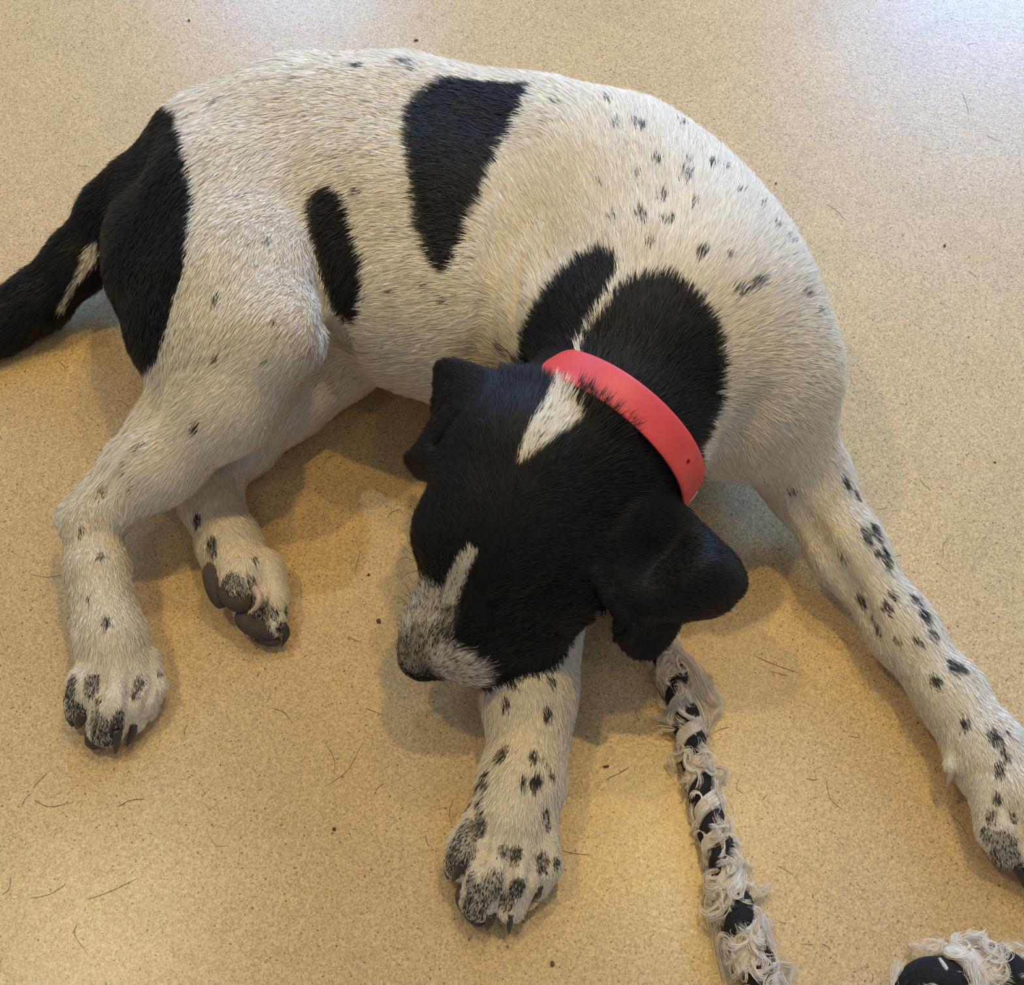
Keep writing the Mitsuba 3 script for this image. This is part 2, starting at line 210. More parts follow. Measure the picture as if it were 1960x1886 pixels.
# ------------------------------------------------------------------ the dog's body: joints (x, y, z, radius) in metres
HAIRS, FRAY = 520000, 1120
OPS = [
 ('c', 'trunk', 0.02, [[-0.2193, 0.2444, 0.1, 0.0699], [-0.1605, 0.2471, 0.105, 0.0802], [-0.0922, 0.2369, 0.11, 0.0838], [-0.0333, 0.2224, 0.112, 0.0798], [0.0165, 0.2105, 0.115, 0.0809], [0.0686, 0.169, 0.12, 0.0949], [0.0959, 0.1327, 0.123, 0.0963], [0.116, 0.0964, 0.125, 0.0958], [0.1292, 0.0572, 0.125, 0.094]]),
 ('c', 'trunk', 0.03, [[-0.1729, 0.17, 0.095, 0.07], [-0.1142, 0.1545, 0.098, 0.0775], [-0.0644, 0.1272, 0.1, 0.0793], [-0.008, 0.1032, 0.102, 0.0795], [0.0591, 0.0693, 0.095, 0.065]]),
 ('c', 'trunk', 0.03, [[-0.1752, 0.2086, 0.1, 0.0772], [-0.1236, 0.1917, 0.107, 0.0815], [-0.0735, 0.1777, 0.111, 0.0824], [-0.0284, 0.1655, 0.113, 0.0811], [0.02, 0.1424, 0.116, 0.0801]]),
 ('c', 'chest', 0.03, [[0.1292, 0.0572, 0.125, 0.0902], [0.163, 0.0305, 0.12, 0.0629]]),
 ('c', 'shoulder', 0.03, [[0.0797, 0.0889, 0.152, 0.0569], [0.0573, 0.0399, 0.155, 0.0488]]),
 ('c', 'shoulder', 0.015, [[0.0573, 0.0399, 0.155, 0.0488], [0.0389, 0.0244, 0.145, 0.0352]]),
 ('c', 'tail', 0.02, [[-0.3074, 0.2339, 0.09, 0.0229], [-0.3255, 0.2178, 0.078, 0.0213], [-0.3563, 0.1907, 0.05, 0.021], [-0.3901, 0.1658, 0.03, 0.0203], [-0.4226, 0.1493, 0.02, 0.0194], [-0.4541, 0.1268, 0.016, 0.0163], [-0.4912, 0.1129, 0.012, 0.012]]),
 ('c', 'lhind', 0.02, [[-0.1403, 0.1145, 0.06, 0.0371], [-0.1398, 0.0889, 0.05, 0.028], [-0.1719, 0.061, 0.04, 0.0246], [-0.2071, 0.0263, 0.03, 0.0227]]),
 ('c', 'lhind', 0.01, [[-0.2071, 0.0263, 0.03, 0.0227], [-0.2321, 0.0033, 0.025, 0.0218]]),
 ('c', 'lhind', 0.012, [[-0.2323, 0.0039, 0.024, 0.0218], [-0.2307, -0.0211, 0.023, 0.0208], [-0.2121, -0.0598, 0.0235, 0.0212], [-0.1986, -0.0847, 0.025, 0.0217]]),
 ('c', 'ltoe', 0.0035, [[-0.2001, -0.0851, 0.03, 0.017], [-0.2006, -0.1013, 0.034, 0.0122]]),
 ('c', 'ltoe', 0.0035, [[-0.1865, -0.0821, 0.024, 0.0179], [-0.1783, -0.1048, 0.022, 0.0139], [-0.1757, -0.1207, 0.018, 0.01]]),
 ('c', 'ltoe', 0.0035, [[-0.198, -0.0909, 0.02, 0.0155], [-0.1896, -0.1147, 0.016, 0.0131], [-0.1827, -0.1239, 0.013, 0.0092]]),
 ('c', 'thigh', 0.035, [[-0.2224, 0.1726, 0.12, 0.0667], [-0.2004, 0.0998, 0.135, 0.0549]]),
 ('c', 'thigh', 0.02, [[-0.2004, 0.0998, 0.135, 0.0549], [-0.167, 0.0377, 0.155, 0.0296]]),
 ('c', 'thigh', 0.02, [[-0.2004, 0.0998, 0.135, 0.0503], [-0.2021, 0.0472, 0.145, 0.0374]]),
 ('c', 'thigh', 0.03, [[-0.268, 0.1336, 0.108, 0.0433], [-0.2479, 0.067, 0.118, 0.0301], [-0.2434, 0.0402, 0.108, 0.02]]),
 ('c', 'thigh', 0.02, [[-0.2885, 0.2146, 0.09, 0.0261], [-0.279, 0.1711, 0.1, 0.039]]),
 ('c', 'thigh', 0.03, [[-0.2133, 0.0771, 0.13, 0.0423], [-0.2139, 0.0282, 0.12, 0.0288]]),
 ('c', 'thigh', 0.02, [[-0.2576, 0.2689, 0.095, 0.0408], [-0.2747, 0.2228, 0.09, 0.0423]]),
 ('c', 'shin', 0.02, [[-0.167, 0.0377, 0.155, 0.0296], [-0.2025, 0.0046, 0.118, 0.03], [-0.2543, -0.0272, 0.085, 0.0235], [-0.3042, -0.0565, 0.058, 0.0176]]),
 ('c', 'shin', 0.012, [[-0.241, 0.0365, 0.108, 0.0177], [-0.2867, -0.0137, 0.076, 0.01], [-0.3246, -0.0509, 0.052, 0.0116]]),
 ('c', 'foot', 0.012, [[-0.3095, -0.0617, 0.054, 0.0184], [-0.3012, -0.0916, 0.047, 0.0198], [-0.2948, -0.1181, 0.041, 0.0188], [-0.2876, -0.1406, 0.036, 0.0225]]),
 ('c', 'foot', 0.012, [[-0.2876, -0.1406, 0.036, 0.0225], [-0.2839, -0.1541, 0.028, 0.0247]]),
 ('c', 'toe', 0.003, [[-0.2912, -0.1576, 0.036, 0.0134], [-0.2989, -0.1763, 0.033, 0.0148], [-0.3045, -0.1876, 0.022, 0.0119]]),
 ('c', 'toe', 0.003, [[-0.2811, -0.1608, 0.036, 0.0141], [-0.281, -0.1881, 0.03, 0.0162], [-0.2862, -0.201, 0.018, 0.014]]),
 ('c', 'toe', 0.003, [[-0.2716, -0.1611, 0.032, 0.0126], [-0.265, -0.1841, 0.025, 0.0115], [-0.2683, -0.1947, 0.014, 0.0085]]),
 ('c', 'toe', 0.003, [[-0.2642, -0.1533, 0.026, 0.0113], [-0.2553, -0.1721, 0.02, 0.0082], [-0.2586, -0.1892, 0.012, 0.0045]]),
 ('c', 'lfore', 0.04, [[0.1802, 0.0191, 0.12, 0.0437], [0.2068, -0.009, 0.075, 0.027]]),
 ('c', 'lfore', 0.02, [[0.2068, -0.009, 0.075, 0.027], [0.221, -0.0223, 0.055, 0.0273], [0.2463, -0.0718, 0.042, 0.0239], [0.2813, -0.1326, 0.032, 0.0204], [0.3091, -0.1822, 0.03, 0.0221]]),
 ('c', 'lfore', 0.012, [[0.3091, -0.1822, 0.03, 0.0221], [0.3281, -0.2247, 0.03, 0.0246], [0.3385, -0.2512, 0.031, 0.0264]]),
 ('c', 'dewclaw', 0.004, [[0.3051, -0.2261, 0.034, 0.0065], [0.3008, -0.2355, 0.034, 0.0057]]),
 ('c', 'ltoe', 0.003, [[0.3261, -0.2528, 0.036, 0.0163], [0.3303, -0.2778, 0.029, 0.0173], [0.3362, -0.2895, 0.019, 0.0134]]),
 ('c', 'ltoe', 0.003, [[0.3403, -0.256, 0.04, 0.0162], [0.3519, -0.287, 0.03, 0.0175], [0.3585, -0.3044, 0.019, 0.014]]),
 ('c', 'ltoe', 0.003, [[0.3562, -0.2528, 0.036, 0.0163], [0.3776, -0.2787, 0.026, 0.0162], [0.3876, -0.29, 0.016, 0.0127]]),
 ('c', 'ltoe', 0.003, [[0.3598, -0.2434, 0.03, 0.0143], [0.3851, -0.2555, 0.022, 0.0129], [0.397, -0.264, 0.014, 0.0101]]),
 ('c', 'rfore', 0.03, [[0.0584, -0.0153, 0.06, 0.0389], [0.0324, -0.0863, 0.045, 0.0328], [0.0126, -0.1568, 0.036, 0.029], [0.0117, -0.1877, 0.034, 0.0282], [0.0116, -0.2182, 0.033, 0.0239]]),
 ('c', 'rfore', 0.012, [[0.0116, -0.2182, 0.033, 0.0239], [0.0064, -0.2485, 0.034, 0.027], [0.0, -0.2715, 0.032, 0.0275]]),
 ('c', 'toe', 0.003, [[-0.0175, -0.2716, 0.038, 0.0126], [-0.0285, -0.2918, 0.034, 0.0146], [-0.0339, -0.3012, 0.024, 0.0108]]),
 ('c', 'toe', 0.003, [[-0.0063, -0.2758, 0.04, 0.0133], [-0.0131, -0.309, 0.033, 0.0166], [-0.0208, -0.3235, 0.02, 0.0139]]),
 ('c', 'toe', 0.003, [[0.0052, -0.2758, 0.04, 0.0133], [0.0028, -0.3119, 0.031, 0.0142], [-0.0007, -0.3281, 0.018, 0.0101]]),
 ('c', 'toe', 0.003, [[0.0175, -0.2746, 0.036, 0.0126], [0.022, -0.3018, 0.026, 0.0115], [0.0175, -0.315, 0.014, 0.007]]),
 ('c', 'neck', 0.025, [[0.0968, 0.0537, 0.155, 0.064], [0.0849, 0.0143, 0.153, 0.0622]]),
 ('c', 'neck', 0.02, [[0.0849, 0.0143, 0.153, 0.0622], [0.0664, -0.0417, 0.15, 0.0585], [0.0495, -0.0726, 0.142, 0.0531]]),
 ('c', 'head', 0.03, [[0.0425, -0.0494, 0.155, 0.0467], [0.007, -0.0731, 0.16, 0.0505]]),
 ('c', 'head', 0.02, [[0.007, -0.0731, 0.16, 0.0505], [-0.0052, -0.1093, 0.15, 0.0448]]),
 ('c', 'head', 0.02, [[-0.0052, -0.1054, 0.15, 0.0415], [-0.0384, -0.1179, 0.15, 0.0254]]),
 ('c', 'head', 0.025, [[0.007, -0.0934, 0.15, 0.0435], [0.0367, -0.1182, 0.13, 0.0367]]),
 ('c', 'head', 0.025, [[-0.0069, -0.1144, 0.145, 0.0415], [-0.0264, -0.1414, 0.11, 0.0299], [-0.0456, -0.1596, 0.085, 0.0256]]),
 ('c', 'head', 0.015, [[-0.0456, -0.1596, 0.085, 0.0256], [-0.0593, -0.1677, 0.07, 0.0172]]),
 ('c', 'head', 0.015, [[0.0246, -0.1302, 0.115, 0.0317], [0.0, -0.1494, 0.09, 0.0235], [-0.0196, -0.1694, 0.08, 0.0185]]),
 ('c', 'head', 0.012, [[0.0106, -0.0389, 0.168, 0.0296], [-0.0042, -0.0331, 0.172, 0.0232]]),
 ('c', 'head', 0.012, [[-0.0173, -0.1521, 0.12, 0.0208], [-0.0268, -0.1705, 0.072, 0.0186]]),
 ('c', 'head', 0.015, [[0.0351, -0.1268, 0.12, 0.0298], [0.0464, -0.1424, 0.108, 0.0169]]),
 ('c', 'jaw', 0.012, [[0.0339, -0.14, 0.095, 0.0178], [0.0214, -0.151, 0.085, 0.0179]]),
 ('c', 'jaw', 0.008, [[0.038, -0.1272, 0.085, 0.0253], [0.0108, -0.154, 0.07, 0.0224], [-0.0181, -0.1653, 0.06, 0.0174]]),
 ('s', 'ear', 0.008, [[[0.093, -0.0861, 0.165, 0.0035], [0.1143, -0.1006, 0.15, 0.0035], [0.1324, -0.1165, 0.14, 0.0035], [0.1466, -0.1243, 0.128, 0.0035], [0.1546, -0.1295, 0.112, 0.0035]], [[0.0794, -0.1098, 0.172, 0.0035], [0.1046, -0.1205, 0.138, 0.0035], [0.1223, -0.1398, 0.155, 0.0035], [0.1409, -0.1428, 0.14, 0.0035], [0.1539, -0.1389, 0.112, 0.0035]], [[0.0675, -0.1253, 0.165, 0.0035], [0.0912, -0.1341, 0.138, 0.0035], [0.1119, -0.1524, 0.15, 0.0035], [0.1331, -0.1548, 0.135, 0.0035], [0.1469, -0.1475, 0.112, 0.0035]], [[0.0628, -0.1384, 0.15, 0.0035], [0.0748, -0.1542, 0.14, 0.0035], [0.0991, -0.1607, 0.13, 0.0035], [0.1208, -0.1597, 0.12, 0.0035], [0.1376, -0.1526, 0.105, 0.0035]], [[0.0616, -0.1456, 0.138, 0.0035], [0.0705, -0.1583, 0.125, 0.0035], [0.0866, -0.1604, 0.115, 0.0035], [0.1045, -0.1588, 0.11, 0.0035], [0.1162, -0.1541, 0.1, 0.0035]]]),
 ('s', 'ear', 0.003, [[[0.071, -0.158, 0.1, 0.003], [0.0719, -0.1588, 0.085, 0.003], [0.0774, -0.1619, 0.07, 0.003], [0.0856, -0.1649, 0.06, 0.003]], [[0.0895, -0.1534, 0.105, 0.003], [0.0909, -0.1569, 0.085, 0.003], [0.0929, -0.1619, 0.07, 0.003], [0.0935, -0.1657, 0.06, 0.003]], [[0.1156, -0.1526, 0.1, 0.003], [0.1107, -0.1573, 0.09, 0.003], [0.107, -0.1602, 0.075, 0.003], [0.0985, -0.165, 0.062, 0.003]]]),
 ('c', 'ear', 0.004, [[0.0524, -0.146, 0.15, 0.0047], [0.0612, -0.157, 0.138, 0.0048], [0.0719, -0.1656, 0.126, 0.0041], [0.0798, -0.1702, 0.118, 0.0034], [0.076, -0.1741, 0.11, 0.0031], [0.0681, -0.1733, 0.105, 0.0024]]),
 ('s', 'ear', 0.008, [[[-0.0157, -0.0191, 0.19, 0.0035], [-0.0309, -0.004, 0.178, 0.0035], [-0.0449, 0.0094, 0.162, 0.0035], [-0.0521, 0.0212, 0.138, 0.0035]], [[-0.0172, -0.0401, 0.195, 0.0035], [-0.0303, -0.0294, 0.184, 0.0035], [-0.0419, -0.0182, 0.17, 0.0035], [-0.0506, -0.0086, 0.138, 0.0035]], [[-0.0204, -0.0604, 0.195, 0.0035], [-0.0346, -0.0487, 0.18, 0.0035], [-0.0473, -0.0395, 0.165, 0.0035], [-0.0552, -0.026, 0.138, 0.0035]], [[-0.0237, -0.0773, 0.19, 0.0035], [-0.0389, -0.0588, 0.17, 0.0035], [-0.0546, -0.0542, 0.158, 0.0035], [-0.0655, -0.046, 0.138, 0.0035]], [[-0.027, -0.0901, 0.185, 0.0035], [-0.043, -0.0771, 0.17, 0.0035], [-0.058, -0.0639, 0.155, 0.0035], [-0.0707, -0.05, 0.132, 0.0035]], [[-0.0304, -0.0989, 0.18, 0.0035], [-0.0447, -0.0881, 0.165, 0.0035], [-0.0547, -0.0723, 0.145, 0.0035], [-0.0646, -0.0558, 0.122, 0.0035]]]),
 ('x', 'ear', 0.004, [[-0.0418, -0.0138, 0.176, 0.0032], [-0.0457, -0.0281, 0.174, 0.0035], [-0.0542, -0.0303, 0.158, 0.0029]]),
 ('x', 'ear', 0.004, [[-0.0361, -0.0512, 0.187, 0.0031], [-0.0422, -0.0557, 0.178, 0.0041], [-0.0496, -0.0586, 0.165, 0.0031]]),
 ('c', 'ear', 0.003, [[-0.0548, -0.0542, 0.154, 0.0028], [-0.0644, -0.051, 0.142, 0.0029], [-0.0722, -0.05, 0.132, 0.0022]]),
 ('c', 'ear', 0.003, [[-0.0389, 0.007, 0.166, 0.0032], [-0.0485, 0.0164, 0.15, 0.0037], [-0.0516, 0.0086, 0.142, 0.0033], [-0.0522, -0.0042, 0.138, 0.0033], [-0.0552, -0.0103, 0.132, 0.0026]]),
 ('x', 'neck', 0.004, [[0.0193, 0.0057, 0.1684, 0.0062], [0.0186, 0.0068, 0.1625, 0.0062], [0.0184, 0.0077, 0.1566, 0.0062], [0.0185, 0.0082, 0.1506, 0.0062], [0.0191, 0.0084, 0.1446, 0.0062], [0.0201, 0.0083, 0.1386, 0.0062], [0.0215, 0.0079, 0.1328, 0.0062], [0.0233, 0.0071, 0.127, 0.0062], [0.0255, 0.006, 0.1215, 0.0062], [0.028, 0.0046, 0.1162, 0.0062], [0.0309, 0.003, 0.1112, 0.0062], [0.0341, 0.001, 0.1065, 0.0062], [0.0376, -0.0012, 0.1021, 0.0062], [0.0414, -0.0037, 0.0982, 0.0062], [0.0455, -0.0064, 0.0946, 0.0062], [0.0497, -0.0094, 0.0914, 0.0062], [0.0541, -0.0125, 0.0888, 0.0062], [0.0587, -0.0158, 0.0866, 0.0062], [0.0634, -0.0192, 0.0849, 0.0062], [0.0681, -0.0227, 0.0837, 0.0062], [0.0729, -0.0263, 0.0831, 0.0062], [0.0777, -0.03, 0.0829, 0.0062], [0.0825, -0.0337, 0.0833, 0.0062], [0.0871, -0.0374, 0.0843, 0.0062], [0.0917, -0.041, 0.0857, 0.0062], [0.0961, -0.0447, 0.0876, 0.0062], [0.1004, -0.0482, 0.0901, 0.0062], [0.1044, -0.0516, 0.093, 0.0062]]),
 ('x', 'neck', 0.004, [[0.0124, -0.0023, 0.1677, 0.0062], [0.0117, -0.0011, 0.1617, 0.0062], [0.0115, -0.0002, 0.1557, 0.0062], [0.0116, 0.0003, 0.1496, 0.0062], [0.0122, 0.0005, 0.1436, 0.0062], [0.0132, 0.0004, 0.1376, 0.0062], [0.0146, -0.0, 0.1317, 0.0062], [0.0164, -0.0008, 0.1259, 0.0062], [0.0186, -0.0019, 0.1203, 0.0062], [0.0212, -0.0033, 0.115, 0.0062], [0.0241, -0.005, 0.1099, 0.0062], [0.0274, -0.007, 0.1052, 0.0062], [0.0309, -0.0092, 0.1008, 0.0062], [0.0348, -0.0117, 0.0967, 0.0062], [0.0388, -0.0145, 0.0931, 0.0062], [0.0431, -0.0174, 0.09, 0.0062], [0.0476, -0.0206, 0.0873, 0.0062], [0.0522, -0.0239, 0.0851, 0.0062], [0.0569, -0.0273, 0.0834, 0.0062], [0.0617, -0.0309, 0.0822, 0.0062], [0.0665, -0.0345, 0.0815, 0.0062], [0.0714, -0.0382, 0.0814, 0.0062], [0.0762, -0.042, 0.0818, 0.0062], [0.0809, -0.0457, 0.0827, 0.0062], [0.0855, -0.0494, 0.0842, 0.0062], [0.09, -0.0531, 0.0861, 0.0062], [0.0942, -0.0566, 0.0886, 0.0062], [0.0983, -0.0601, 0.0915, 0.0062]]),
 ('x', 'neck', 0.004, [[0.0055, -0.0102, 0.1669, 0.0062], [0.0048, -0.009, 0.1609, 0.0062], [0.0046, -0.0081, 0.1549, 0.0062], [0.0047, -0.0076, 0.1487, 0.0062], [0.0053, -0.0074, 0.1426, 0.0062], [0.0063, -0.0075, 0.1366, 0.0062], [0.0078, -0.0079, 0.1306, 0.0062], [0.0096, -0.0087, 0.1248, 0.0062], [0.0118, -0.0098, 0.1192, 0.0062], [0.0144, -0.0112, 0.1138, 0.0062], [0.0174, -0.0129, 0.1086, 0.0062], [0.0206, -0.0149, 0.1038, 0.0062], [0.0242, -0.0172, 0.0994, 0.0062], [0.0281, -0.0197, 0.0953, 0.0062], [0.0322, -0.0225, 0.0917, 0.0062], [0.0365, -0.0255, 0.0885, 0.0062], [0.041, -0.0287, 0.0858, 0.0062], [0.0457, -0.032, 0.0835, 0.0062], [0.0504, -0.0355, 0.0818, 0.0062], [0.0553, -0.0391, 0.0806, 0.0062], [0.0602, -0.0427, 0.0799, 0.0062], [0.065, -0.0465, 0.0798, 0.0062], [0.0699, -0.0503, 0.0802, 0.0062], [0.0746, -0.054, 0.0812, 0.0062], [0.0793, -0.0578, 0.0826, 0.0062], [0.0838, -0.0614, 0.0846, 0.0062], [0.0881, -0.065, 0.0871, 0.0062], [0.0922, -0.0685, 0.0901, 0.0062]]),
 ('x', 'groove', 0.003, [[-0.015, -0.2912, 0.0523, 0.0027], [-0.0181, -0.2992, 0.0494, 0.0036], [-0.0221, -0.3061, 0.048, 0.0036], [-0.0277, -0.3115, 0.0448, 0.0026]]),
 ('x', 'groove', 0.003, [[-0.001, -0.3014, 0.0496, 0.0024], [-0.0022, -0.3135, 0.0467, 0.0033], [-0.0044, -0.3236, 0.0398, 0.0033], [-0.0078, -0.3322, 0.0272, 0.0024]]),
 ('x', 'groove', 0.003, [[0.0145, -0.3018, 0.0445, 0.0022], [0.0127, -0.313, 0.0423, 0.003], [0.0114, -0.3218, 0.0381, 0.003], [0.0105, -0.328, 0.0296, 0.0022]]),
 ('x', 'groove', 0.003, [[-0.2851, -0.1708, 0.0504, 0.0028], [-0.2857, -0.1813, 0.047, 0.0039], [-0.2875, -0.192, 0.0453, 0.0038], [-0.2937, -0.2005, 0.0371, 0.0028]]),
 ('x', 'groove', 0.003, [[-0.2678, -0.1729, 0.0442, 0.0026], [-0.2672, -0.1856, 0.0404, 0.0035], [-0.2675, -0.1965, 0.036, 0.0035], [-0.2698, -0.204, 0.0251, 0.0026]]),
 ('x', 'groove', 0.003, [[-0.2545, -0.1788, 0.0324, 0.0021], [-0.256, -0.1873, 0.0327, 0.0028], [-0.2577, -0.1934, 0.0286, 0.0028], [-0.2595, -0.1981, 0.0202, 0.0021]]),
 ('x', 'groove', 0.003, [[0.335, -0.2712, 0.0525, 0.0029], [0.3366, -0.2822, 0.0467, 0.004], [0.3384, -0.293, 0.0415, 0.004], [0.3411, -0.3036, 0.0343, 0.0029]]),
 ('x', 'groove', 0.003, [[-0.1819, -0.089, 0.0429, 0.0024], [-0.1806, -0.0987, 0.0387, 0.0033], [-0.1804, -0.1084, 0.0368, 0.0033], [-0.183, -0.1169, 0.033, 0.0024]]),
 ('x', 'groove', 0.003, [[-0.2005, -0.116, 0.0303, 0.0016], [-0.1944, -0.1138, 0.0358, 0.0022], [-0.1919, -0.1129, 0.0335, 0.0022], [-0.1913, -0.116, 0.0329, 0.0016]]),
 ('x', 'groove', 0.008, [[-0.2675, -0.0249, 0.1173, 0.0034], [-0.2755, -0.0359, 0.1095, 0.0043], [-0.2847, -0.0434, 0.0986, 0.0048], [-0.2919, -0.0483, 0.0918, 0.0048], [-0.2982, -0.0518, 0.0882, 0.0043], [-0.3043, -0.0548, 0.0857, 0.0034]]),
 ('x', 'groove', 0.01, [[-0.1419, 0.1208, 0.1811, 0.0035], [-0.14, 0.11, 0.1758, 0.004], [-0.1371, 0.0994, 0.17, 0.0044], [-0.1355, 0.0898, 0.1642, 0.0047], [-0.1344, 0.0807, 0.1583, 0.0049], [-0.1333, 0.0723, 0.151, 0.0049], [-0.1327, 0.0654, 0.1458, 0.0047], [-0.1295, 0.0444, 0.164, 0.0043], [-0.1291, 0.035, 0.1665, 0.0039], [-0.1291, 0.028, 0.1646, 0.0033]]),
 ('x', 'groove', 0.014, [[0.2046, -0.0592, 0.0761, 0.0043], [0.2088, -0.0636, 0.0715, 0.0048], [0.2115, -0.0679, 0.0682, 0.0052], [0.2152, -0.0744, 0.067, 0.0056], [0.2192, -0.0824, 0.066, 0.0058], [0.2242, -0.0909, 0.0644, 0.006], [0.229, -0.0992, 0.0608, 0.006], [0.2341, -0.1072, 0.0557, 0.006], [0.2388, -0.1143, 0.0515, 0.0058], [0.2429, -0.1218, 0.0488, 0.0055], [0.2467, -0.1304, 0.0485, 0.0051], [0.2512, -0.1408, 0.0498, 0.0047], [0.256, -0.1515, 0.0487, 0.0042]]),
 ('c', 'groove', 0.006, [[0.0157, 0.0975, 0.1895, 0.0034], [0.0116, 0.0895, 0.1867, 0.0038], [0.0075, 0.0816, 0.184, 0.0042], [0.0041, 0.0735, 0.1812, 0.0045], [0.0018, 0.0652, 0.1781, 0.0047], [0.0003, 0.0569, 0.1748, 0.0048], [-0.0006, 0.049, 0.1707, 0.0047], [-0.0015, 0.0422, 0.1656, 0.0045], [-0.0019, 0.036, 0.1595, 0.0042], [-0.0021, 0.0305, 0.1525, 0.0038], [-0.0025, 0.0268, 0.1438, 0.0034]]),
 ('c', 'groove', 0.006, [[-0.0091, 0.1258, 0.1928, 0.0031], [-0.0126, 0.1163, 0.1907, 0.0035], [-0.0162, 0.1071, 0.1882, 0.0039], [-0.0194, 0.0976, 0.1857, 0.0041], [-0.0221, 0.0877, 0.1832, 0.0043], [-0.0241, 0.0775, 0.18, 0.0044], [-0.0257, 0.0678, 0.1757, 0.0044], [-0.027, 0.0595, 0.1706, 0.0043], [-0.028, 0.0527, 0.1651, 0.0041], [-0.0284, 0.0471, 0.1595, 0.0039], [-0.0287, 0.0422, 0.1535, 0.0035], [-0.0291, 0.0379, 0.1467, 0.0031]]),
 ('c', 'groove', 0.006, [[0.025, 0.1043, 0.196, 0.0026], [0.022, 0.0931, 0.1925, 0.0032], [0.0192, 0.0817, 0.1894, 0.0035], [0.0169, 0.0703, 0.1867, 0.0037], [0.0152, 0.0583, 0.1857, 0.0035], [0.0142, 0.0468, 0.1849, 0.0031], [0.0133, 0.0371, 0.1821, 0.0025]]),
 ('x', 'groove', 0.014, [[0.1729, -0.0291, 0.1826, 0.0055], [0.1673, -0.0345, 0.1749, 0.0067], [0.1621, -0.0394, 0.1664, 0.0075], [0.1577, -0.0438, 0.1573, 0.0078], [0.154, -0.0479, 0.1471, 0.0076], [0.1509, -0.0515, 0.1352, 0.0068], [0.1481, -0.054, 0.1198, 0.0057]]),
 ('x', 'groove', 0.003, [[0.041, -0.1642, 0.1, 0.0015], [0.0311, -0.1676, 0.098, 0.0018], [0.0206, -0.1722, 0.0976, 0.002], [0.0111, -0.1759, 0.096, 0.0021], [0.0026, -0.1795, 0.0963, 0.002], [-0.0052, -0.183, 0.0974, 0.0018], [-0.0132, -0.1864, 0.098, 0.0015]]),
 ('x', 'groove', 0.01, [[0.0461, -0.1627, 0.1407, 0.0034], [0.0345, -0.1619, 0.1461, 0.0043], [0.0245, -0.1623, 0.1489, 0.0047], [0.0159, -0.1652, 0.1469, 0.0043], [0.008, -0.1687, 0.142, 0.0033]]),
]
